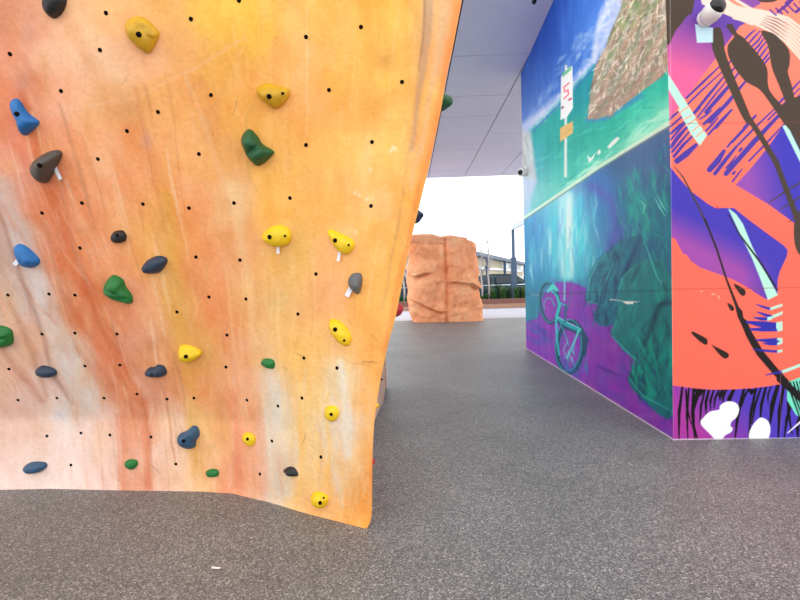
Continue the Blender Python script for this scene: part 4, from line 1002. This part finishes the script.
# cars behind the planter
M_teal = mat('teal_car_paint', (16, 48, 60), 0.25); M_glass = mat('car_glass', (28, 44, 54), 0.08); M_tyre = mat('tyre', (24, 24, 26), 0.8); M_rim = mat('alloy_rim', (170, 172, 176), 0.3, metal=.8)
M_highlight = mat('pale_highlight', (190, 214, 224), .2, metal=.5); M_lamp = mat('car_lamp', (214, 220, 224), .2)
def car(x, y, rz, paint, label):
    root = empty('parked_car', (x, y, 0), rz)
    bm = bmesh.new()
    out = [(-2.1,.3),(-2.15,.62),(-2.05,.88),(-1.2,.96),(-.55,1.4),(.0,1.47),(1.1,1.44),(1.75,1.02),(2.05,.92),(2.12,.5),(2.05,.28)]
    def ring_(yy, inset): return [bm.verts.new((px_*(1-inset*.02), yy*(1-(.16 if pz > 1.0 else 0)), pz)) for px_, pz in out]
    rr = [ring_(-.86, 1), ring_(-.82, 0), ring_(.82, 0), ring_(.86, 1)]
    for a, b_ in zip(rr, rr[1:]):
        for k in range(len(out)): bm.faces.new((a[k], a[(k+1) % len(out)], b_[(k+1) % len(out)], b_[k]))
    bm.faces.new(rr[0]); bm.faces.new(rr[-1][::-1])
    bmesh.ops.bevel(bm, geom=[e for e in bm.edges], offset=.03, segments=2, affect='EDGES')
    obj('body', bm, paint, root, True)
    for sy in (-1, 1):
        bm = bmesh.new()
        for poly in ([(-.95,1.0),(-.5,1.33),(.05,1.38),(.05,1.0)],[(.13,1.0),(.13,1.38),(1.0,1.34),(1.5,1.02)]):
            a = [bm.verts.new((px_, sy*(.855-.13*max(0, min(1, (pz-.98)/.2))), pz)) for px_, pz in poly]; b_ = [bm.verts.new((v.co.x, v.co.y-sy*.05, v.co.z)) for v in a]
            bm.faces.new(a); bm.faces.new(b_[::-1])
            for k in range(4): bm.faces.new((a[k], a[(k+1) % 4], b_[(k+1) % 4], b_[k]))
        obj('side_window', bm, M_glass, root)
        bm = bmesh.new(); box(bm, -1.7, 1.7, sy*.86-.012, sy*.86+.012, .9, .95); obj('highlight_strip', bm, M_highlight, root)  # pale strip added to stand for the highlight line along the car's flank
        for wx in (-1.3, 1.3):
            q_ = Matrix.Translation((wx, sy*.8, .32)) @ Matrix.Rotation(math.pi/2, 4, 'X')
            bm = bmesh.new(); lathe(bm, [(.2, -.1), (.3, -.1), (.32, -.07), (.32, .07), (.3, .1), (.2, .1)], 24, q_); wl = obj('wheel', bm, M_tyre, root, True)
            bm = bmesh.new(); lathe(bm, [(.19, -.105), (.2, -.09), (.2, .09), (.19, .105)], 20, q_); obj('rim', bm, M_rim, wl)
    for sx in (-2.08, 2.06):
        for sy in (-.6, .6):
            bm = bmesh.new(); box(bm, sx-.05, sx+.05, sy-.18, sy+.18, .62, .76, .02); obj('lamp', bm, M_lamp, root)
    tag(root, label, 'car')
car(float(at_y(489, 285, 23.6)[0]), 23.6, 0.0, M_teal, 'dark teal car parked behind the garden bed right of the boulder')
car(float(at_y(388, 285, 23.6)[0]), 23.6, 0.0, mat('blue_grey_car_paint', (40, 62, 84), .25), 'dark blue car parked in the gap left of the boulder')
# building far behind, receding to the right
M_beige = mat('beige_wall', (196, 186, 158), .8, noise=.04); M_fascia = mat('navy_fascia', (58, 76, 104), .5); M_band = mat('white_band', (236, 238, 242), .5); M_dkglass = mat('grey_glass', (80, 104, 116), .15)
BA = np.array([4.0, 35.0]); BB_ = np.array([14.6, 63.0]); BL_ = float(np.linalg.norm(BB_-BA)); BD_ = (BB_-BA)/BL_
root = empty('low_building', (BA[0], BA[1], 0), math.atan2(BD_[1], BD_[0]))
def blx(px):
    d = ray(px, 270); k = d[0]/d[1]
    t = (k*BA[1]-BA[0])/(BD_[0]-k*BD_[1]); return t
# local x runs along the front, local -y faces the garden bed's right side, +y the left
bm = bmesh.new(); box(bm, 0, BL_+6, 0, 9, 0, 3.12); obj('wall', bm, M_beige, root)
bm = bmesh.new(); box(bm, -.5, BL_+6.5, -.7, 9.5, 3.1, 3.42, .02); obj('roof', bm, M_fascia, root)
bm = bmesh.new(); box(bm, 0, BL_+6, -.3, .02, 2.12, 2.3, .01); obj('ledge', bm, M_band, root)
bm = bmesh.new(); box(bm, 0, BL_+6, -.26, .02, 1.3, 1.46, .01); obj('ledge', bm, M_band, root)
bm = bmesh.new(); box(bm, 0, BL_+6, -.05, .02, .05, 1.3); obj('glazing', bm, M_dkglass, root)
for px in (482, 500.5, 512, 521):
    x = blx(px); bm = bmesh.new(); box(bm, x-.15, x+.15, -.6, -.35, 0, 3.11); obj('column', bm, M_steel, root)
M_pane = mat('pale_pane', (176, 188, 190), .2)
for pa_, pb_ in ((502.5, 510.5), (517, 525)):
    xa, xb = blx(pa_), blx(pb_); bm = bmesh.new(); box(bm, xa, xb, -.08, .02, 2.4, 3.0)
    wn = obj('window', bm, M_band, root); bm = bmesh.new(); box(bm, xa+.2, xb-.2, -.1, -.07, 2.47, 2.93); obj('pane', bm, M_pane, wn)
tag(root, 'long low beige building with navy roof edge and white ledges in the distance', 'building')
root = empty('screen_fence', (-1.5, 28, 0))
bm = bmesh.new()
for k in range(26): box(bm, -3.2+k*.22, -3.2+k*.22+.17, -.02, .02, .1, 2.3)
obj('slats', bm, mat('blue_grey_slats', (150, 166, 182), .6), root)
bm = bmesh.new(); box(bm, -3.2, 2.5, .02, .07, .5, .6); box(bm, -3.2, 2.5, .02, .07, 1.8, 1.9); obj('rails', bm, M_steel, root)
for x in (-3.0, -.3, 2.3):
    bm = bmesh.new(); box(bm, x-.05, x+.05, .07, .17, 0, 2.4); obj('post', bm, M_steel, root)
tag(root, 'pale blue-grey slatted fence in the gap left of the orange boulder', 'fence')

# ------------------------------------------------------------------ light: bright overcast sky
wd_ = bpy.data.worlds.new('sky'); SC.world = wd_; wd_.use_nodes = True
nt = wd_.node_tree; bg = nt.nodes['Background']; bg.inputs['Color'].default_value = (0.97, 0.985, 1.0, 1); bg.inputs['Strength'].default_value = 1.95
